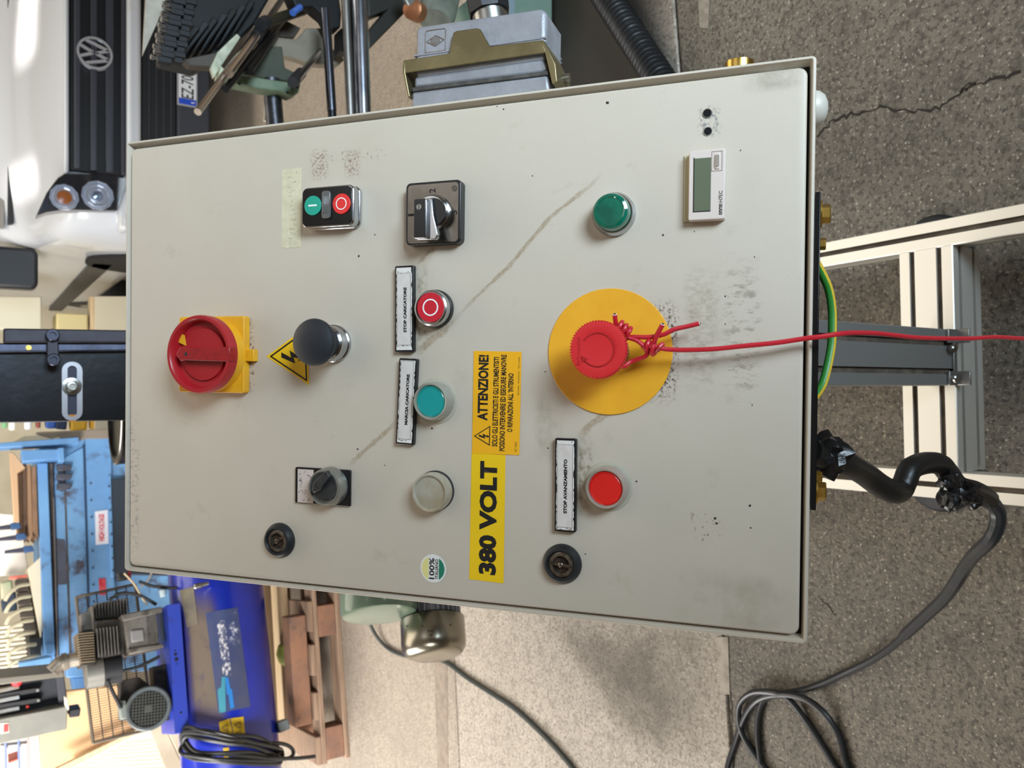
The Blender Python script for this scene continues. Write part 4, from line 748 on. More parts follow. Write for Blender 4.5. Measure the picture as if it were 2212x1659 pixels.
# slanted cylinder and rods
shaft('bright_rod', 427, 242, 495, 148, 1.66, 1.78, .0075, mat('warm_chrome', (206, 194, 184), .2, 1.))
shaft('piston_tube', 493, 158, 558, 72, 1.74, 1.90, .0110, mat('warm_chrome', (0, 0, 0)))
shaft('rod_sleeve', 553, 80, 570, 55, 1.89, 1.94, .0145, black_ru)
shaft('rear_rod', 563, 66, 622, -20, 1.92, 2.1, .0075, dsteel)
shaft('black_rod', 487, 192, 620, 35, 1.76, 2.0, .0085, mat('rod_black', (24, 24, 26), .3, .6))
shaft('black_rod', 538, 152, 596, 70, 1.82, 1.95, .0095, mat('rod_black', (24, 24, 26), .3, .6))
shaft('air_cylinder', 566, 50, 655, 22, 1.9, 1.95, .0125, mat('cylinder_olive', (66, 62, 48), .3, .6))
shaft('cylinder_cap', 562, 54, 575, 47, 1.88, 1.90, .0150, black_ru)
shaft('blue_fitting', 632, 28, 648, 16, 1.88, 1.9, .008, mat('fitting_blue', (70, 110, 190), .3))
g = G(); iprism(g, MF, [(455, 146), (470, 112), (512, 72), (520, 80), (480, 140), (462, 168)], .02, .035, .035); obj('scale_strip', g, mat('pale_scale', (196, 196, 172), .6, rgb2=(160, 162, 140), ns=40), mach, bevel=.002)
g = G(); iprism(g, MF, [(474, 160), (476, 140), (487, 150), (488, 166), (480, 172)], .0, .05, .05); obj('end_block', g, mat('pale_block', (186, 190, 164), .6), mach, bevel=.003)
# dark arm with a triangular opening
g = G(); iprism(g, MF, [(620, -30), (730, -30), (738, 30), (736, 60), (716, 62), (700, 34), (676, 14), (640, 18)], -.1, -.05, -.05); iprism(g, MF, [(736, 60), (756, 60), (756, 112), (736, 110)], -.1, -.05, -.05)
obj('dark_frame', g, mat('frame_black', (24, 25, 27), .5, .3), mach, bevel=.004)
g = G(); iprism(g, MF, [(794, -30), (905, -30), (892, 10), (796, 108), (796, 66), (832, 24), (796, 38)], -.12, -.08, -.08); obj('dark_arm', g, mat('frame_olive', (46, 46, 42), .5, .3), mach, bevel=.004)
# chain bed
g = G(); iprism(g, MF, [(316, -30), (308, 120), (344, 40), (374, -30)], .08, .09, .09); obj('guide_sheet', g, mat('pale_sheet', (176, 166, 150), .5, rgb2=(150, 140, 124), ns=12), mach, bevel=.001)
cb = mat('chain_black', (11, 12, 14), .6, .1)
for k in range(7):
    x = 372+k*24; y = 124-k*12; g = G(); g.prism(ipoly(MF, [(x, y+4), (x+10, y-2), (x+62, y-64-k*3), (x+46, y-70-k*3)], .03), -.05-.01*k, .03-.015*k); obj('chain_fin', g, mat('fin_slate', (26, 30, 34), .6, .1) if k % 2 else cb, mach, bevel=.003)
g = G(); iprism(g, MF, [(352, 120), (356, 20), (372, -30), (600, -30), (560, 40), (500, 100), (432, 140)], -.14, -.09, -.05); obj('chain_bed', g, cb, mach, bevel=.006)
for k in range(13):
    t = k/12; ax = 338+34*t*.9+8; ay = 128-138*t
    for dx, Yq in ((0, 1.70), (24, 1.72)):
        a = MF.loc(atY(ax+dx+(k % 2)*4, ay, Yq+.06*t)); g = G(); g.rev(a, a+V((.0, .018, .003)), [(.0032, 0), (.0032, .7), (.005, .72), (.005, 1)], 10); obj('chain_pin', g, steel, mach)
        g = G(); g.box(a.x-.006, a.x+.006, a.y-.022, a.y+.004, a.z-.012, a.z+.004); obj('chain_link', g, cb, mach, bevel=.0015)
g = G(); iprism(g, MF, [(392, 128), (470, 112), (462, 146), (410, 142)], -.03, .0, 0); obj('bed_foot', g, mat('rear_brown', (72, 64, 54), .6), mach, bevel=.003)
# ---------------------------------------------------------------- green gearbox cover and motor
ge = thing('gearbox_cover', upright(atY(818, 1280, 1.9)), 'grey green rounded housing above the motor', 'machine cover')
F2 = upright(atY(818, 1280, 1.9)); a = F2.loc(atY(815, 1180, 1.95)); b = F2.loc(atY(820, 1331, 1.86)); g = G(); g.rev(a, b, [(.098, 0), (.098, .93), (.093, .985), (.082, 1)], 44); obj('green_shell', g, mat('grey_green', (108, 128, 110), .3, coat=.5, rgb2=(98, 118, 100), ns=9), ge)
F3 = upright(atY(934, 1330, 1.85)); mo = thing('electric_motor', F3, 'electric motor with bright steel fan cover sticking out left of the cabinet', 'motor')
a = F3.loc(atY(934, 1338, 1.85)); b = F3.loc(atY(939, 1421, 1.80)); bk = a-(b-a).normalized()*.16
g = G(); g.rev(a, b, [(.083, 0), (.0848, .02), (.0848, .62), (.082, .78), (.073, .91), (.056, .985), (.03, 1), (.0005, 1)], 56); fc = obj('fan_cover', g, mat('cover_steel', (158, 152, 138), .26, 1., rgb2=(144, 138, 124), ns=6), mo, ang=75)
g = G(); g.rev(a, a-(b-a).normalized()*.003, [(.0835, 0), (.079, 1)], 56); obj('cover_inside', g, mat('hole_black', (4, 4, 4), .95), fc)
g = G(); g.cyl(bk, a+(b-a)*.05, .062, n=36); mb_ = obj('motor_body', g, mat('motor_grey', (150, 148, 152), .45, .4), mo)
g = G(); g.box(bk.x-.02, bk.x+.06, -F3.O.z+.001, bk.y, bk.z-.05, bk.z+.05); obj('support_leg', g, gmat, mo, bevel=.003)
ax = (b-a).normalized(); u = ax.orthogonal().normalized(); w = ax.cross(u)
for k in range(30):
    an = 2*math.pi*k/30; d = u*math.cos(an)+w*math.sin(an); s_ = ax.cross(d)*.0016; g = G(); p0, p1 = bk+d*.058, a+ax*.004+d*.058; o4 = d*.0185
    g.add([p0-s_, p0+s_, p0+s_+o4, p0-s_+o4, p1-s_, p1+s_, p1+s_+o4, p1-s_+o4], [(0, 3, 2, 1), (4, 5, 6, 7), (0, 1, 5, 4), (1, 2, 6, 5), (2, 3, 7, 6), (3, 0, 4, 7)]); obj('cooling_fin', g, mat('motor_grey', (0, 0, 0)), mo)
for (x, y) in ((912, 1352), (926, 1363), (932, 1363), (931, 1372), (973, 1350), (879, 1352)):
    dirn = atY(x, y, 1.0)-CAM; o0 = F3.loc(CAM); q = F3.loc(CAM+dirn); dv = (q-o0).normalized()
    # ray against the cover's cylinder
    oc = o0-a; A_ = dv-ax*dv.dot(ax); B_ = oc-ax*oc.dot(ax); qa = A_.dot(A_); qb = 2*A_.dot(B_); qc = B_.dot(B_)-.0850**2; D_ = qb*qb-4*qa*qc
    if D_ > 0: t = (-qb-math.sqrt(D_))/(2*qa); hp = o0+dv*t; nn_ = (hp-a-ax*(hp-a).dot(ax)).normalized(); g = G(); g.cyl(hp-nn_*.001, hp+nn_*.0006, .0022, n=12); obj('cover_hole', g, ink, fc)
# ---------------------------------------------------------------- corrugated hose and bits behind the connector
g = G(); hp = [atz(x, y, .034) for x, y in ((1230, -160), (1290, -40), (1340, 40), (1395, 125), (1450, 215), (1500, 330))]
g.tube(hp, lambda t: .032+.0045*math.sin(t*330), 16, 110); tag(obj('corrugated_hose', g, mat('hose_black', (26, 26, 27), .42)), 'thick black corrugated hose lying across the floor beside the connector', 'hose')
R2_ = upright(V((atY(1140, 20, 1.72).x, 1.72, 0))); R1 = upright(atY(1000, 20, 1.85))
pn = thing('green_panel', R2_, 'pale green painted panel standing behind the connector', 'cabinet'); g = G(); iprism(g, R2_, [(1085, -60), (1193, -60), (1193, 40), (1194, 130), (1090, 130)], -.25, 0, 0); obj('sheet', g, mat('pale_green_paint', (132, 156, 140), .45, rgb2=(120, 146, 132), ns=7), pn, bevel=.003)  # upright green panel, given depth and run down to the floor
g = G(); iprism(g, R2_, [(1085, -60), (1112, -60), (1113, 60), (1086, 70)], 0, .004, .004); obj('blue_grey_strip', g, mat('strip_bluegrey', (140, 156, 164), .4), pn, bevel=.001)
cp = thing('hose_coupling', R1, 'blurred hose coupling with copper orange ring beyond the connector', 'coupling')
a = R1.loc(atY(905, 28, 1.85)); b = R1.loc(atY(880, 14, 1.81)); g = G(); g.rev(a, a+(b-a).normalized()*.045, [(.018, 0), (.026, .1), (.026, .9), (.018, 1)], 28); obj('copper_ring', g, mat('copper_orange', (164, 106, 70), .4, .6), cp)
g = G(); g.rev(a+V((0, .006, 0)), a+V((.03, .05, .03)), [(.022, 0), (.019, 1)], 24); obj('coupling_body', g, mat('coupling_steel', (170, 184, 186), .3, .8), cp)
vl = tag(obj('valve_body', (lambda g: g.rev(atY(940, 48, 1.9), atY(972, -90, 1.96), [(.044, 0), (.052, .12), (.052, 1)], 26))(G()), mat('pale_metal', (136, 140, 128), .5, .1, rgb2=(100, 106, 96), ns=12)), 'pale metal cylinder between hose coupling and connector', 'valve')
# ---------------------------------------------------------------- pallets with timber
PF = upright(atz(745, 1470, 0), 11); up_ = thing('pallet', PF, 'worn wooden pallet on the floor under the blue compressor tank', 'pallet')
wd2 = mat('weathered_wood', (160, 134, 112), .8, rgb2=(128, 104, 86), ns=14, stretch=(.3, 6, 6), grime=((86, 68, 54), 6, .6, .75)); wd3 = mat('cream_timber', (204, 180, 144), .7, rgb2=(186, 160, 124), ns=10, stretch=(.4, 6, 6)); wbr = mat('brown_timber', (148, 108, 84), .75, rgb2=(120, 92, 80), ns=7, grime=((90, 74, 66), 14, .58, .75))
xl = PF.p(740, 1641, 0)[0]; xr = xl+1.2
def pbox(nm, x0, x1, y0, y1, z0, z1, m, par, bevel=.004): g = G(); g.box(x0, x1, y0, y1, z0, z1); return obj(nm, g, m, par, bevel=bevel)
pbox('bottom_board', xl, xr, 0, .022, -.10, 0, wd2, up_); pbox('bottom_board', xl, xr, 0, .022, -.45, -.35, wd2, up_); pbox('bottom_board', xl, xr, 0, .022, -.80, -.70, wd2, up_)
for x in (xl+.0, xl+.50, xr-.145):
    for z in (-.10, -.45, -.80): pbox('block', x+.012, x+.142, .022, .100, z, z+.10, wbr, up_)
pbox('stringer_board', xl, xr, .100, .120, -.10, 0, wd2, up_); pbox('stringer_board', xl, xr, .100, .120, -.45, -.35, wd2, up_); pbox('stringer_board', xl, xr, .1, .12, -.8, -.7, wd2, up_)
for k in range(7): x = xl+k*(xr-xl-.12)/6; pbox('top_board', x, x+.12+random.uniform(-.01, .01), .120, .141, -.80, -.002, wd2, up_)
bt = thing('brown_beam', PF, 'short thick brown timber beam lying on the pallet edge', 'beam'); a, b, c_, d_ = PF.rect(620, 1331, 660, 1572, -.03); g = G(); g.box(a, b, .142, .142+.075, -.13, -.03); obj('beam', g, wbr, bt, bevel=.005)
for i, (h, z, xo) in enumerate(((-.26, .142, 0), (-.38, .165, .0))):
    a = PF.p(600, 1565, h)[0]; b = PF.p(590, 1283, h)[0]; g = G(); g.box(a+xo, b+.5, z, z+.05+.04*i, h-.09, h); tag(obj('cream_plank', g, wd3, None, bevel=.003), ['long cream plank nearest the brown beam on the pallet', 'long cream plank behind, under the blue tank'][i], 'plank').matrix_world = PF.M
bg_ = G(); q = PF.p(612, 1415, -.15); bg_.rev((q[0]-.06, .185, -.19), (q[0]+.06, .185, -.19), [(.005, 0), (.035, .2), (.045, .5), (.035, .8), (.005, 1)], 16); o = obj('green_leaf_lump', bg_, mat('olive_green', (130, 134, 48), .6, rgb2=(106, 112, 40), ns=30)); o.matrix_world = PF.M; o.name = 'green_bottle'; tag(o, 'olive green rounded object half hidden behind the brown beam', 'bottle')
# ---------------------------------------------------------------- compressor
KF = upright(atY(600, 1450, 3.30)*1.0, 20); KF = upright((KF.O.x, KF.O.y, 0), 20)
kp = thing('air_compressor', KF, 'blue air compressor tank with finned pump and motor on top, above the pallet', 'compressor')
ylo = (KF.p(566, 1270, .0)[1]+KF.p(607, 1640, .0)[1])/2; TR_ = .185; yc = ylo+TR_*1.02
blue = mat('tank_blue', (10, 36, 160), .3, coat=.5, rgb2=(12, 34, 140), ns=6, grime=((50, 58, 110), 5, .66, .85))
xL = KF.p(560, 1760, 0)[0]; xR = KF.p(500, 1150, 0)[0]
g = G(); g.rev((xL, yc, 0), (xR, yc, 0), [(.0005, -.08), (.08, -.072), (.14, -.05), (.175, -.02), (TR_, 0), (TR_, 1), (.175, 1.02), (.14, 1.05), (.08, 1.072), (.0005, 1.08)], 64); tank = obj('tank', g, blue, kp)
def on_tank(x, y, dr=.001):
    o0 = KF.loc(CAM); d = (KF.loc(CAM+ray(x, y))-o0); R_ = TR_+dr
    oy, oz = o0.y-yc, o0.z; A_ = d.y*d.y+d.z*d.z; B_ = 2*(oy*d.y+oz*d.z); C_ = oy*oy+oz*oz-R_*R_; D_ = max(B_*B_-4*A_*C_, 0); t = (-B_-math.sqrt(D_))/(2*A_); return o0+d*t
def tank_patch(name, q, m, dr=.001, nx=10, ny=10, par=None):
    (a, b, c_, d_) = [V(p) for p in q]; me = bpy.data.meshes.new(name); vs = []; uv = []
    for j in range(ny+1):
        for i in range(nx+1):
            u, v = i/nx, j/ny; p = a.lerp(b, u).lerp(d_.lerp(c_, u), v); vs.append(on_tank(p.x, p.y, dr)); uv.append((u, v))
    fs = [(j*(nx+1)+i, j*(nx+1)+i+1, (j+1)*(nx+1)+i+1, (j+1)*(nx+1)+i) for j in range(ny) for i in range(nx)]
    me.from_pydata(vs, [], fs); l = me.uv_layers.new(name='UVMap')
    for p in me.polygons:
        for li in p.loop_indices: l.data[li].uv = uv[me.loops[li].vertex_index]
    me.materials.append(m); me.polygons.foreach_set('use_smooth', [True]*len(me.polygons)); o = bpy.data.objects.new(name, me); scn.collection.objects.link(o); o.parent = par or kp; return o
tank_patch('dust_film', [(388, 1262), (470, 1268), (500, 1600), (408, 1585)], stain('dust_brown', (104, 92, 80), 9, .05, .42, .92), .0012)
lb = tank_patch('tank_label', [(444, 1324), (513, 1312), (541, 1527), (472, 1541)], mat('label_slate', (54, 66, 112), .35, rgb2=(72, 78, 104), ns=8), .0016)
tank_patch('worn_lettering', [(468, 1340), (486, 1340), (500, 1458), (482, 1460)], stain('white_flakes', (206, 206, 214), 60, .46, .56, .9, edge=False), .0022, par=lb)
tank_patch('worn_lettering', [(486, 1322), (512, 1318), (522, 1395), (496, 1398)], stain('white_flakes2', (196, 202, 222), 50, .52, .60, .9), .0022, par=lb)
tank_patch('teal_shape', [(479, 1462), (486, 1462), (488, 1538), (475, 1540)], mat('label_teal', (60, 138, 158), .4), .0024, par=lb); tank_patch('teal_shape', [(470, 1490), (482, 1480), (484, 1539), (474, 1540)], mat('label_teal', (0, 0, 0)), .0023, par=lb)
tank_patch('sky_blue_shape', [(486, 1462), (493, 1464), (500, 1500), (490, 1500)], mat('label_sky', (40, 120, 196), .4), .0024, par=lb); tank_patch('sky_blue_shape', [(492, 1490), (501, 1488), (506, 1528), (498, 1532)], mat('label_sky', (0, 0, 0)), .0025, par=lb)
ys = mat('tank_yellow', (206, 172, 30), .5, rgb2=(150, 120, 30), ns=40, mix=(.55, .7))
for qd in ([(473, 1560), (496, 1552), (506, 1600), (478, 1602)], [(498, 1552), (526, 1548), (532, 1608), (508, 1602)], [(482, 1616), (495, 1614), (494, 1640), (483, 1641)]): yl = tank_patch('warning_label', qd, ys, .0018)
for cx_, cy_ in ((486, 1572), (486, 1590), (513, 1566), (514, 1586)):
    pa_ = [on_tank(cx_+dx, cy_+dy, .003) for dx, dy in ((-7, 0), (6, 8), (6, -8), (-7, 0))]; g = G(); g.tube(pa_, .0012, 5, 1); obj('hazard_outline', g, ink, yl)
a, b, c_, d_ = KF.rect(388, 1270, 416, 1352, .17); tank_patch('data_plate', [(388, 1275), (418, 1268), (428, 1348), (404, 1356)], mat('dusty_plate', (112, 104, 88), .6, rgb2=(92, 86, 78), ns=20), .003)
# platform with its flange
g = G(); pf = [KF.p(352, 1306, .12), KF.p(391, 1304, .12), KF.p(408, 1580, .12), KF.p(386, 1584, .12)]; ztop = (pf[0][1]+pf[3][1])/2; zbo = (pf[1][1]+pf[2][1])/2; xa, xb = (pf[2][0]+pf[3][0])/2, (pf[0][0]+pf[1][0])/2
g.box(xa, xb, ztop-.004, ztop, -.16, .12); g.box(xa, xb, zbo, ztop, .114, .12); g.box(xa, xb, zbo, ztop, -.16, -.154); pf_ = obj('platform', g, mat('platform_blue', (44, 64, 168), .4, grime=((40, 44, 80), 20, .6, .75)), kp, bevel=.003)
for x, y, r in ((379, 1413, .006), (381, 1424, .007), (378, 1405, .003), (382, 1434, .003), (391, 1539, .004)):
    q = KF.p(x, y, .12); g = G(); g.prism(circ(q[0], q[1], r, 14), .119, .1208); obj('mounting_hole', g, ink, pf_)
pg = mat('pump_grey', (122, 118, 112), .5, .4, rgb2=(92, 86, 80), ns=14, grime=((58, 50, 42), 24, .55, .7)); pdk = mat('pump_dark', (62, 56, 50), .6, .3, rgb2=(40, 36, 32), ns=20)
def kprism(nm, px, h0, h1, m, par=kp, bevel=.004): g = G(); iprism(g, KF, px, h0, h1, h1); return obj(nm, g, m, par, bevel=bevel)
cr = kprism('crankcase', [(266, 1334), (338, 1322), (345, 1392), (276, 1408)], -.10, .10, pg)
kprism('crankcase_cover', [(282, 1362), (310, 1359), (312, 1384), (284, 1388)], .10, .108, mat('cover_grey', (142, 140, 140), .5, .4), cr)
for k in range(6): x = 316+k*4; kprism('crankcase_rib', [(x, 1334-k*.8), (x+1.6, 1334-k*.8), (x+4, 1394-k), (x+2.4, 1394-k)], .10, .106, pg, cr, .0005)
kprism('crankcase_flange', [(262, 1328), (350, 1310), (352, 1322), (266, 1342)], -.06, .11, pg); kprism('crankcase_flange', [(276, 1402), (352, 1390), (356, 1398), (280, 1414)], -.06, .11, pg)
cy1 = kprism('cylinder', [(205, 1345), (268, 1338), (270, 1412), (216, 1424)], -.08, .06, pdk)
for k in range(7): x = 208+k*7.2; kprism('cooling_fin', [(x, 1358-k), (x+2.4, 1358-k), (x+7, 1419-k), (x+4.6, 1420-k)], -.09, .085, pg, cy1, .001)
cy2 = kprism('rear_cylinder', [(204, 1316), (275, 1300), (276, 1334), (208, 1340)], -.10, -.02, pdk)
for k in range(11): x = 206+k*6.6; kprism('cooling_fin', [(x, 1302-k*1.1), (x+2.2, 1302-k*1.1), (x+3.4, 1336-k), (x+1.2, 1336-k)], -.11, .0, pg, cy2, .001)
ch_ = kprism('cylinder_head', [(168, 1366), (203, 1362), (208, 1436), (176, 1440)], -.09, .08, pdk)
for k in range(12): y = 1368+k*5.6; kprism('head_fin', [(166+k*.7, y), (203+k*.3, y-3), (203+k*.3, y-.8), (166+k*.7, y+2.2)], -.10, .09, mat('head_fin_dust', (136, 120, 96), .6, .3), ch_, .0008)
kprism('rear_head', [(173, 1326), (202, 1316), (203, 1360), (176, 1364)], -.08, .0, pg); kprism('head_plate', [(196, 1308), (203, 1306), (206, 1362), (201, 1362)], -.09, .03, pg)
def kshaft(nm, x0, y0, x1, y1, h, r, m, par=kp, prof_=None, n=28):
    a = KF.p3(x0, y0, h); b = KF.p3(x1, y1, h); g = G(); g.rev(a, b, prof_ or [(r, 0), (r, 1)], n); return obj(nm, g, m, par)
kshaft('air_filter', 183, 1458, 222, 1450, .03, .075, mat('filter_grey', (128, 126, 120), .45, .5), prof_=[(.04, 0), (.052, .08), (.055, 1)])
kshaft('filter_body', 222, 1450, 262, 1443, .03, .05, mat('filter_black', (30, 31, 36), .5), prof_=[(.052, 0), (.052, 1)])
g = G(); g.tube([KF.p3(*p, .0) for p in ((172, 1424), (150, 1427), (132, 1432), (122, 1440), (112, 1450))], .026, 16, 5); obj('intake_elbow', g, mat('dusty_alu', (168, 158, 146), .4, .7, rgb2=(120, 110, 98), ns=30), kp)
kshaft('elbow_collar', 145, 1428, 134, 1431, 0, .032, mat('dusty_alu', (0, 0, 0)))
# motor of the compressor: end shield faces us
mc_ = KF.p3(321, 1530, .10); dvk = (KF.loc(CAM)-mc_).normalized(); q_ = dvk.to_track_quat('Z', 'Y').to_matrix().to_4x4(); MM = Matrix.Translation(mc_) @ q_
g = G(); g.lathe(0, 0, [(.0005, -.16), (.072, -.16), (.076, -.02), (.079, -.015), (.079, .004), (.074, .010), (.066, .010), (.062, .004), (.0005, .002)], 40, MM); cmot = obj('drive_motor', g, mat('motor_slate', (96, 104, 108), .45, .3, rgb2=(70, 72, 70), ns=10), kp)
g = G(); g.lathe(0, 0, [(.0005, .002), (.062, .002), (.062, .0045), (.0005, .0045)], 40, MM); obj('fan_opening', g, mat('hole_black', (4, 4, 4), .95), cmot)
for k in range(-5, 6): yy = k*.0105; w_ = math.sqrt(max(.062**2-yy*yy, 0)); g = G(); g.box(-w_, w_, yy-.0015, yy+.0015, .0045, .0075, MM); g.box(yy-.0015, yy+.0015, -w_, w_, .0045, .0070, MM); o = obj('fan_grille', g, mat('grille_slate', (64, 66, 62), .5), cmot)
g = G(); g.box(-.014, .014, -.014, .014, .0045, .0085, MM); obj('centre_plate', g, mat('grille_slate', (0, 0, 0)), cmot, bevel=.002)
kprism('motor_bracket', [(262, 1470), (300, 1462), (350, 1500), (352, 1560), (262, 1556), (258, 1510)], -.06, .02, pdk)
kprism('terminal_box', [(256, 1515), (272, 1512), (276, 1552), (262, 1555)], .0, .06, mat('terminal_grey', (126, 132, 126), .5))
kprism('motor_foot', [(330, 1440), (360, 1434), (368, 1556), (340, 1560)], -.08, .03, pdk)
# mesh belt guard: frame and wires
gd = G(); GC = [(164, 1290), (292, 1262), (330, 1574), (201, 1605)]; GA, GB, GD_, GE = [V(KF.p(*p, -.13)) for p in GC]
gdm = mat('guard_dust', (104, 94, 80), .6, .3)
for p, q in ((GA, GB), (GB, GD_), (GD_, GE), (GE, GA)):
    gd.tube([(p.x, p.y, -.13), (q.x, q.y, -.13)], .006, 6, 1)
obj('guard_frame', gd, gdm, kp); gw = G()
for k in range(1, 62): t = k/62; p = GA.lerp(GE, t); q = GB.lerp(GD_, t); gw.tube([(p.x, p.y, -.13), (q.x, q.y, -.13)], .0017, 4, 1)
for k in range(1, 6): t = k/6; p = GA.lerp(GB, t); q = GE.lerp(GD_, t); gw.tube([(p.x, p.y, -.128), (q.x, q.y, -.128)], .0028, 4, 1)
o = obj('guard_wires', gw, mat('guard_wire', (62, 58, 52), .6, .3), kp); o['kind'] = 'stuff'
for k, pts_ in enumerate((((236, 1296), (262, 1282), (300, 1286), (338, 1306)), ((300, 1256), (330, 1266), (372, 1270), (408, 1268)), ((268, 1238), (290, 1262), (306, 1290), (318, 1306)), ((330, 1228), (322, 1250), (304, 1268)), ((262, 1450), (300, 1440), (345, 1418)), ((232, 1470), (246, 1500), (262, 1530)))):
    g = G(); g.tube([KF.p3(*p, .07) for p in pts_], .0065 if k not in (2, 3) else .004, 8, 6); obj('hose', g, [black_ru, black_ru, mat('cream_hose', (190, 172, 140), .5), mat('grey_hose', (150, 148, 142), .5), black_ru, black_ru][k], kp)
kshaft('quick_coupling', 418, 1268, 450, 1260, .2, .010, steel, prof_=[(.007, 0), (.011, .1), (.011, .5), (.008, .55), (.008, 1)])
kprism('pressure_switch', [(255, 1238), (276, 1236), (278, 1250), (258, 1254)], .02, .06, mat('switch_black', (22, 22, 24), .5)); kprism('pale_valve', [(345, 1274), (356, 1272), (358, 1288), (348, 1290)], .08, .11, mat('valve_pale', (178, 196, 204), .4)); kprism('red_valve', [(276, 1234), (284, 1234), (283, 1252), (277, 1252)], .03, .06, mat('valve_red', (150, 30, 50), .5))
kprism('wheel_bracket', [(600, 1560), (622, 1552), (628, 1574), (604, 1584)], .06, .12, mat('bracket_grey', (108, 116, 120), .5, .3)); kprism('tank_foot', [(592, 1558), (612, 1556), (614, 1580), (596, 1582)], -.05, .06, blue)
# power cable wound round the tank
cc = thing('cable_coil', KF, 'bundle of black cable looped over the near end of the blue tank', 'cable'); cbm = mat('coil_black', (34, 35, 36), .38); rnd = random.Random(3)
for k in range(4):
    oy = k*9-12; g = G(); pts_ = []
    for x, y, h in ((398, 1600, .10), (402, 1578, .15), (440, 1583, .20), (490, 1592, .225), (540, 1600, .22), (585, 1612, .18), (606, 1628, .10), (596, 1640, .16), (540, 1640, .23), (470, 1634, .23), (420, 1628, .18), (398, 1612, .12)):
        pts_.append(KF.p3(x+rnd.uniform(-8, 8), y+oy*.8+rnd.uniform(-6, 6), h+rnd.uniform(0, .012)))
    g.tube(pts_+[pts_[0]], .0075, 8, 6); obj('cable_loop', g, cbm, cc)
g = G(); g.tube([KF.p3(*p) for p in ((560, 1608, .2), (606, 1606, .16), (630, 1616, .14), (632, 1632, .14), (612, 1640, .16), (560, 1640, .2))], .0075, 8, 6); obj('cable_loop', g, cbm, cc)
g = G(); g.tube([KF.p3(*p) for p in ((400, 1630, .2), (470, 1640, .24), (560, 1639, .22), (640, 1638, .15), (680, 1634, .12))], .0075, 8, 6); obj('cable_loop', g, cbm, cc)
# ---------------------------------------------------------------- blue machine
BF = upright(V((atY(150, 1200, 5.0).x, 5.0, 0)), 14); bm_ = thing('blue_machine', BF, 'large worn blue painted machine with red and white high voltage sign', 'machine')
bl = mat('machine_blue', (104, 152, 200), .45, rgb2=(90, 136, 186), ns=3, grime=((72, 76, 92), 6, .60, .72)); bl2 = mat('machine_blue_worn', (108, 156, 200), .5, rgb2=(92, 132, 178), ns=4, grime=((70, 68, 80), 8, .52, .64)); bdk = mat('slot_dark', (52, 46, 42), .7, rgb2=(90, 84, 80), ns=10)
def bpr(nm, px, h0, h1, m, par=bm_, bevel=.004): g = G(); iprism(g, BF, px, h0, h1, h1); return obj(nm, g, m, par, bevel=bevel)
bpr('machine_body', [(84, 948), (98, 1450), (460, 1450), (460, 948)], -.9, -.02, bl2)
bpr('top_beam', [(80, 1000), (103, 1000), (119, 1425), (96, 1432)], -.10, .05, bl)
bpr('guide_slot', [(103, 1000), (115, 1000), (124, 1425), (119, 1425)], -.05, .012, bdk); bpr('guide_rail', [(114, 1075), (117, 1075), (126, 1425), (123, 1425)], -.05, .025, mat('rail_dull', (120, 112, 108), .5, .5), bevel=.001)
bpr('front_apron', [(117, 1000), (180, 965), (194, 1432), (127, 1425)], -.05, .0, bl2)
bpr('bare_patch', [(118, 1163), (140, 1166), (146, 1240), (144, 1262), (120, 1264)], 0, .003, mat('bare_grey', (78, 82, 98), .5, rgb2=(66, 68, 80), ns=9), bevel=.001); bpr('apron_groove', [(137, 1000), (140, 1000), (155, 1425), (150, 1425)], -.04, .004, bdk, bevel=0)
bpr('lower_panel', [(183, 945), (240, 945), (246, 1240), (262, 1440), (196, 1440)], -.05, .01, bl); bpr('panel_seam', [(180, 960), (184, 960), (197, 1432), (193, 1432)], -.04, .013, mat('seam_navy', (30, 54, 84), .6), bevel=0)
bpr('dark_vent', [(240, 1034), (430, 1030), (430, 1245), (248, 1241)], -.02, .02, mat('vent_dark', (36, 46, 58), .5))
bpr('vent_frame', [(233, 1026), (240, 1026), (247, 1246), (240, 1246)], .0, .024, bl)
for k in range(11): q = (188+k*1.0+(0 if k < 20 else 0), 1044+k*36.5); bpr('rivet', [(q[0]+6, q[1]-2), (q[0]+10, q[1]-2), (q[0]+10, q[1]+2), (q[0]+6, q[1]+2)], .01, .016, mat('rivet_grey', (56, 66, 84), .5), bevel=.001)
for k in range(8): q = (236+k*1.2, 1050+k*26); bpr('rivet', [(q[0]-2, q[1]-2), (q[0]+2, q[1]-2), (q[0]+2, q[1]+2), (q[0]-2, q[1]+2)], .0, .03, mat('rivet_grey', (0, 0, 0)), bevel=.001)
lt = mat('latch_dark', (66, 68, 80), .5, rgb2=(48, 48, 54), ns=20)
for k, y in enumerate((1003, 1023, 1044)):
    l_ = bpr('latch', [(123, y), (123, y+13), (135, y+14), (154, y+11), (155, y+1), (140, y)], .0, .035, lt); bpr('latch_barrel', [(132, y-3), (137, y-3), (137, y+17), (132, y+17)], .0, .022, lt, l_, .002)
sg = bpr('warning_sign', [(205, 1105), (233, 1101), (235, 1174), (207, 1177)], .01, .013, mat('sign_white', (216, 218, 228), .5), bevel=.001)
redi = mat('sign_red', (206, 52, 66), .5)
def btext(s, y0, y1, x0, x1, h, m, par, bold=.03):
    a = BF.p(x1, y1, h); b = BF.p(x0, y0, h); return text(s, a[0], b[0], a[1], b[1], h+.001, m, par, bold=bold)
for s, ya_, yb in (('VOLTAGE', 1111, 1146), ('HIGH', 1149, 1168)): btext(s, ya_, yb, 213, 226, .013, redi, sg)
bpr('red_tag', [(213, 1250), (228, 1249), (230, 1284), (215, 1286)], .01, .014, mat('tag_red', (178, 36, 52), .5, rgb2=(196, 90, 96), ns=40), bevel=.001)
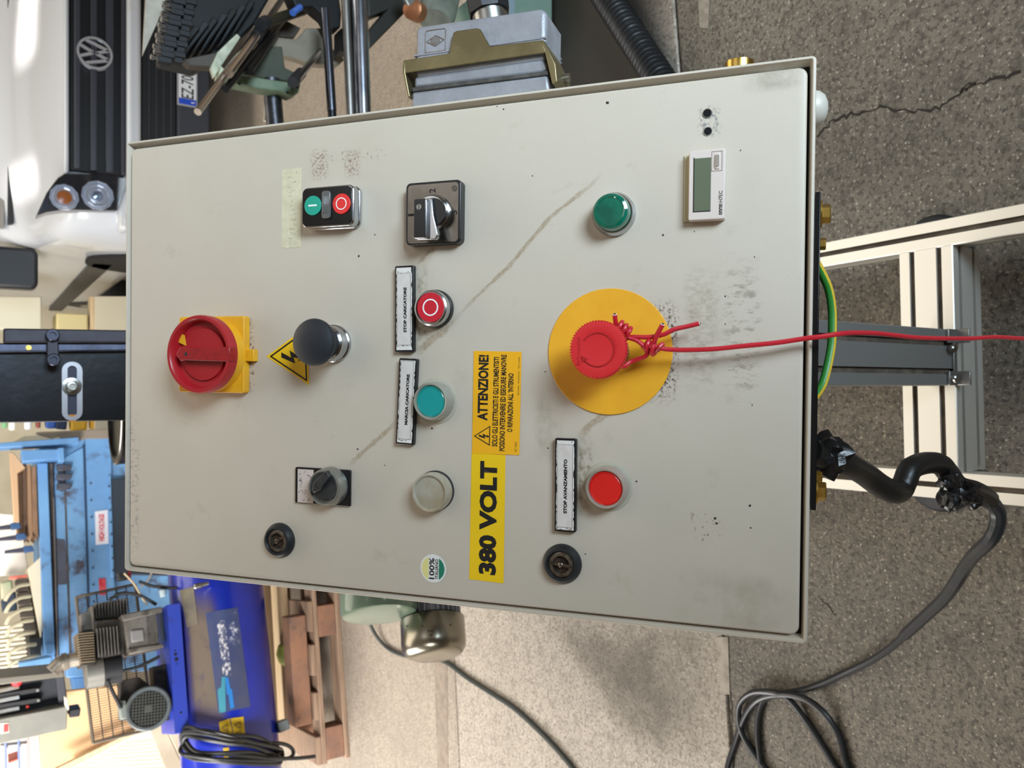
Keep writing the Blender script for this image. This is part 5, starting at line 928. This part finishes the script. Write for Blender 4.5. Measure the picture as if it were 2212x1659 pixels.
bpr('side_arm', [(45, 972), (138, 970), (138, 990), (48, 998)], .02, .12, bl); bpr('arm_bracket', [(124, 968), (138, 966), (140, 996), (126, 996)], .0, .13, bl)
bpr('side_rail', [(-20, 958), (170, 944), (172, 958), (-20, 968)], .0, .10, bl); bpr('bed_side', [(78, 933), (240, 926), (268, 926), (268, 946), (84, 950)], -.1, .02, mat('bed_grey', (138, 126, 112), .7, rgb2=(120, 110, 98), ns=6))
bpr('beam_end', [(97, 1392), (118, 1390), (120, 1412), (100, 1416)], .0, .06, bl)
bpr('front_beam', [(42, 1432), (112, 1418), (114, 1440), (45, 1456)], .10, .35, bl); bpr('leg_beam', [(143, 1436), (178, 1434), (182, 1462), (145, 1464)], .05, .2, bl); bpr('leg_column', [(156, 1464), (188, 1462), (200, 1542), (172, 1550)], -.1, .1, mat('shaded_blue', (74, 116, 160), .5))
# items lying on it
def loose(nm, px, h0, h1, m, label, cat, group=None, fr=BF, bevel=.004): g = G(); iprism(g, fr, px, h0, h1, h1); o = obj(nm, g, m, None, bevel=bevel); o.matrix_world = fr.M; return tag(o, label, cat, group)
cw_ = mat('cream_sheet', (214, 204, 180), .6)
loose('paper_sheet', [(26, 956), (62, 936), (76, 938), (110, 948), (128, 944), (130, 950), (90, 956)], .03, .04, mat('paper_cream', (206, 194, 168), .7), 'creased cream sheet lying on the blue side rail', 'paper', bevel=.001)
pk = [mat('board_tan', (196, 160, 124), .7), mat('board_brown', (134, 104, 80), .75, rgb2=(110, 84, 64), ns=8), mat('board_mid', (160, 126, 96), .7), mat('board_dark', (104, 82, 66), .8)]
for k, (xa, xb, lab) in enumerate(((36, 48, 'thin dark brown board on top of the stack on the blue machine'), (49, 57, 'dark shadowy board second from the top of the stack'), (58, 67, 'mid brown board third from the top of the stack'), (68, 79, 'pale brown bottom board of the stack on the blue machine'))):
    loose('wooden_board', [(xa, 1000+k*2), (xb, 1000+k*2), (xb+4, 1160), (xa+3, 1160-k*4)], -.45, -.05+.03*k, pk[(1, 3, 2, 1)[k]], lab, 'board', 'boards stacked on the blue machine')
loose('tan_board', [(20, 975), (32, 980), (55, 1010), (38, 1022), (42, 1130), (30, 1128)], .0, .06, pk[0], 'light tan board leaning on the end of the stack', 'board')
loose('white_cover', [(60, 1228), (88, 1202), (92, 1360), (88, 1378)], -.3, .02, cw_, 'cream sheet metal cover sloping along the top of the blue machine', 'cover')
loose('white_screen', [(-20, 1108), (44, 1112), (60, 1226), (62, 1240), (-20, 1245)], -.35, -.30, mat('bright_panel', (232, 224, 214), .6), 'bright white panel behind the clamps at the top of the picture', 'panel')
for k, (y, x) in enumerate(((1137, 42), (1160, 54), (1187, 70))):
    F_ = BF; cl = thing('clamp', Frame(BF.O, BF.X, BF.Y), ['topmost small dark clamp with blue handle, nearest the boards', 'middle dark clamp with short blue handle', 'lowest and longest dark clamp with blue handle'][k], 'clamp', 'clamps on the blue machine')
    g = G(); iprism(g, BF, [(x-60, y-2+4), (x-18, y-5), (x-16, y+5), (x-60, y+8)], .0, .05, .05); obj('clamp_bar', g, mat('clamp_dark', (62, 62, 76), .5, .3), cl, bevel=.003)
    g = G(); iprism(g, BF, [(x-20, y-7), (x, y-9), (x+4, y+3), (x-17, y+7)], .0, .06, .06); obj('clamp_handle', g, mat('clamp_blue', (44, 78, 122), .5), cl, bevel=.004)
dk = mat('box_dark', (66, 56, 46), .7, rgb2=(44, 40, 38), ns=10)
for k in range(6):
    y = 1252+k*28; x = 34+k*4.6
    loose('dark_carton', [(x, y), (x+26+k*.6, y-3), (x+30+k*.6, y+24), (x+4, y+26)], -.25, -.05, dk, ['%s dark carton in the row behind the pale air hoses' % w_ for w_ in ('topmost', 'second', 'third', 'fourth', 'fifth', 'lowest')][k], 'box', 'dark cartons behind the hoses')
for k in range(7):
    y = 1268+k*26; g = G(); g.tube([BF.p3(62+k*3, y-6, .02), BF.p3(40+k*2, y-2, .06), BF.p3(22, y+12, .08), BF.p3(10+k*1.5, y+30, .08)], .010, 8, 6)
    o = obj('air_hose', g, mat('hose_cream', (196, 188, 160), .5)); o.matrix_world = BF.M; tag(o, 'pale curved air hose, %s of the seven arching in front of the dark cartons' % ('topmost', 'second', 'third', 'fourth', 'fifth', 'sixth', 'lowest')[k], 'hose', 'pale air hoses')
slr = thing('slat_rack', BF, 'rack of upright cream white slats above the grey switch cabinet', 'rack')
for k in range(14):
    y = 1348+k*9.6; g = G(); iprism(g, BF, [(-20, y+9), (54+k*.7, y-1), (54+k*.7, y+3.5), (-20, y+13.5)], -.12, -.08, -.08); obj('slat', g, mat('slat_white', (236, 228, 206), .5), slr, bevel=.002)
loose('dark_case', [(64, 1420), (88, 1416), (92, 1376), (62, 1380)], -.2, .0, mat('case_dark', (40, 42, 46), .6), 'dark case at the lower end of the carton row', 'case')
loose('green_bag', [(0, 1258), (26, 1252), (30, 1292), (4, 1300)], -.25, -.15, mat('bag_green', (150, 160, 130), .7, rgb2=(214, 196, 170), ns=5), 'pale green and cream bag above the air hoses', 'bag', bevel=.01)
loose('navy_bag', [(2, 1296), (34, 1276), (38, 1318), (6, 1324)], -.25, -.14, mat('bag_navy', (38, 52, 70), .7), 'navy blue bag between the hoses and the pale bag', 'bag', bevel=.01)
loose('red_marker', [(20, 1245), (58, 1241), (59, 1248), (20, 1252)], -.1, -.06, mat('marker_red', (226, 120, 104), .5), 'white and coral stick above the dark cartons', 'stick')
# things seen past the column
WF = upright((0, 6.2, 0), 0)
loose('blue_drum', [(98, 905), (122, 905), (121, 926), (100, 926)], -.15, 0, mat('drum_blue', (50, 92, 176), .5), 'small bright blue drum beyond the black column', 'drum', fr=WF, bevel=.01); loose('navy_drum', [(122, 905), (146, 905), (144, 929), (120, 927)], -.15, 0, mat('drum_navy', (30, 44, 78), .5), 'navy drum between the blue drum and the yellow one', 'drum', fr=WF, bevel=.01)
loose('yellow_drum', [(152, 900), (190, 900), (188, 930), (153, 932)], -.15, 0, mat('drum_yellow', (214, 164, 24), .5), 'yellow drum beyond the black column', 'drum', fr=WF, bevel=.015); loose('pale_cabinet', [(205, 640), (520, 640), (520, 935), (205, 935)], -.4, .05, mat('cabinet_pale', (204, 194, 168), .6), 'low pale cabinet standing behind the black column under the yellow can', 'cabinet', fr=WF)
loose('yellow_can', [(196, 900), (204, 900), (204, 926), (197, 927)], -.15, 0, mat('drum_yellow', (0, 0, 0)), 'narrow yellow can right of the yellow drum', 'can', fr=WF)
for k, (px, c_, lb_) in enumerate((([(4, 905), (16, 905), (16, 925), (3, 925)], (120, 170, 120), 'small green pot at the top end of the shelf clutter'), ([(18, 905), (34, 905), (33, 930), (19, 930)], (230, 226, 214), 'white pot in the shelf clutter'), ([(52, 905), (68, 905), (67, 928), (53, 928)], (222, 226, 234), 'pale bluish pot in the shelf clutter'), ([(78, 905), (88, 905), (88, 925), (78, 925)], (140, 70, 60), 'dark red pot beside the blue drum'))):
    loose('pot', px, -.1, 0, mat('pot_%s' % 'abcd'[k], c_, .5), lb_, 'pot', fr=WF, bevel=.01)
loose('cream_cupboard', [(-20, 640), (90, 640), (90, 712), (-20, 712)], -.4, 0, mat('cupboard_cream', (206, 200, 178), .5), 'large cream cupboard beyond the van and column', 'cupboard', fr=WF, bevel=.01)
loose('yellowish_cupboard', [(122, 676), (190, 678), (190, 716), (122, 716)], -.35, .02, mat('cupboard_yellow', (206, 190, 138), .5), 'small yellowish cupboard beside the cream one', 'cupboard', fr=WF, bevel=.01)
loose('wooden_post', [(194, 640), (204, 640), (204, 715), (195, 715)], -.1, .02, wd3, 'pale wooden post right of the yellowish cupboard', 'post', fr=WF); loose('dark_door', [(206, 640), (218, 640), (219, 715), (207, 715)], -.3, 0, mat('door_dark', (46, 32, 28), .6), 'dark brown narrow panel beside the pale post', 'panel', fr=WF)
# ---------------------------------------------------------------- grey switch cabinet, board, stick, sheet and shelf at the left
PD = upright(V((atY(80, 1540, 3.75).x, 3.75, 0)), 8); pd = thing('switch_cabinet', PD, 'grey steel switch cabinet with dark recessed control panel and red knob', 'control cabinet')
gp = mat('cabinet_grey', (132, 132, 122), .45, rgb2=(120, 118, 110), ns=6)
def ppr(nm, px, h0, h1, m, par=pd, bevel=.004): g = G(); iprism(g, PD, px, h0, h1, h1); return obj(nm, g, m, par, bevel=bevel)
ppr('front_panel', [(-20, 1557), (147, 1525), (144, 1576), (-20, 1612)], -.25, .02, gp); ppr('top_frame', [(-20, 1466), (138, 1450), (139, 1462), (-20, 1482)], -.2, .03, mat('frame_taupe', (112, 106, 94), .5)); ppr('recess', [(-20, 1476), (136, 1458), (146, 1528), (-20, 1560)], -.22, -.06, mat('recess_navy', (34, 38, 48), .4, rgb2=(20, 22, 30), ns=6))
ppr('frame_end', [(118, 1456), (138, 1452), (147, 1524), (128, 1530)], -.2, -.02, mat('frame_dark', (56, 58, 66), .5))
for xa, ya_ in ((48, 1490), (50, 1512)): hb = ppr('lever_switch', [(xa-60, ya_+10), (xa+36, ya_-6), (xa+38, ya_+6), (xa-60, ya_+22)], -.06, -.02, mat('switch_black', (22, 22, 24), .5)); q = PD.p(xa+33, ya_+1, -.018); g = G(); g.prism(circ(q[0], q[1], .006, 14), -.02, -.016); obj('lever_screw', g, steel, hb)
for ya_ in (1487, 1509, 1533): ppr('light_switch', [(-20, ya_+4), (42, ya_-8), (43, ya_+1), (-20, ya_+14)], -.05, -.01, mat('switch_stone', (122, 114, 102), .5, rgb2=(150, 160, 164), ns=12))
q = PD.p3(37, 1474, .04); g = G(); g.lathe(q.x, q.y, [(.012, -.04), (.012, .0), (.021, .006), (.021, .018), (.016, .026), (.0005, .028)], 24); obj('red_knob', g, mat('knob_red', (196, 40, 50), .4), pd)
q = PD.p3(60, 1529, -.0); g = G(); g.lathe(q.x, q.y, [(.006, -.06), (.006, -.02), (.0005, -.018)], 14); obj('red_lamp', g, mat('lamp_red', (190, 40, 30), .4), pd)
lbp = ppr('paper_label', [(0, 1562), (19, 1560), (21, 1582), (0, 1586)], .02, .023, mat('label_cream', (204, 196, 180), .6), bevel=.001); ppr('red_field', [(8, 1566), (18, 1564), (18, 1580), (8, 1582)], .023, .025, mat('label_red', (186, 58, 58), .5), lbp, 0)
ppr('white_tab', [(139, 1504), (146, 1508), (150, 1528), (148, 1536), (140, 1524)], .0, .03, mat('tab_white', (224, 216, 196), .5)); ppr('black_foot', [(150, 1534), (175, 1530), (172, 1548), (150, 1551)], -.1, .0, mat('foot_black', (24, 26, 32), .5))
OB = upright(V((atY(160, 1590, 4.1).x, 4.1, 0)), 6)
loose('tan_board_sheet', [(82, 1500), (262, 1480), (330, 1490), (320, 1700), (92, 1720)], -.03, 0, mat('tan_hardboard', (214, 176, 130), .6, rgb2=(206, 166, 120), ns=2), 'large flat tan hardboard sheet leaning behind the wire guard', 'board', fr=OB)
loose('light_stick', [(118, 1662), (340, 1554), (352, 1556), (140, 1668)], .12, .145, wd3, 'long pale wooden stick slanting across the tan sheet', 'stick', fr=OB, bevel=.003)
loose('white_ribbed_sheet', [(150, 1652), (340, 1562), (372, 1600), (380, 1720), (160, 1720)], .05, .07, mat('ribbed_white', (216, 206, 186), .55), 'white ribbed plastic sheet below the pale stick', 'sheet', fr=OB); rs2 = [o for o in scn.collection.objects if o.name == 'white_ribbed_sheet'][0]
for k in range(13):
    y = 1600+k*9; g = G(); a0 = max(152, 350-(y-1560)*2.0); iprism(g, OB, [(a0, y+6), (374, y-6), (374, y-3), (a0, y+9)], .07, .074, .074); o = obj('rib', g, mat('ribbed_white', (0, 0, 0)), rs2, bevel=0)
pw = mat('grey_plank', (168, 156, 138), .7, rgb2=(150, 138, 120), ns=5)
for k, px in enumerate(([(318, 1562), (352, 1560), (398, 1660), (398, 1720), (356, 1660)], [(352, 1560), (382, 1562), (420, 1600), (410, 1660), (398, 1656)])): loose('grey_plank', px, .08+.012*k, .095+.012*k, pw, ['upper greyish plank leaning beside the ribbed sheet', 'lower greyish plank next to the motor end'][k], 'plank', fr=OB)
SF = upright(V((atY(40, 1630, 5.5).x, 5.5, 0)), 0); sh = thing('shelf_rack', SF, 'shelf rack with slim blue beams and bright white contents at the corner', 'shelf')
def spr(nm, px, h0, h1, m, bevel=.004): g = G(); iprism(g, SF, px, h0, h1, h1); return obj(nm, g, m, sh, bevel=bevel)
sb = mat('rack_blue', (120, 134, 182), .5)
spr('blue_beam', [(8, 1580), (14, 1580), (18, 1720), (11, 1720)], 0, .05, sb); spr('blue_beam', [(37, 1580), (42, 1580), (47, 1720), (41, 1720)], 0, .05, sb); spr('grey_upright', [(58, 1580), (64, 1580), (66, 1720), (60, 1720)], -.02, .03, mat('upright_grey', (170, 158, 158), .5))
spr('white_backing', [(-30, 1570), (84, 1570), (92, 1720), (-30, 1720)], -.3, -.25, mat('bright_panel', (0, 0, 0))); spr('white_upright', [(0, 1612), (60, 1606), (60, 1612), (0, 1618)], -.03, .02, mat('bright_panel', (0, 0, 0))); spr('red_box', [(17, 1646), (40, 1638), (40, 1642), (20, 1650)], -.1, .02, mat('box_red', (214, 104, 84), .5))
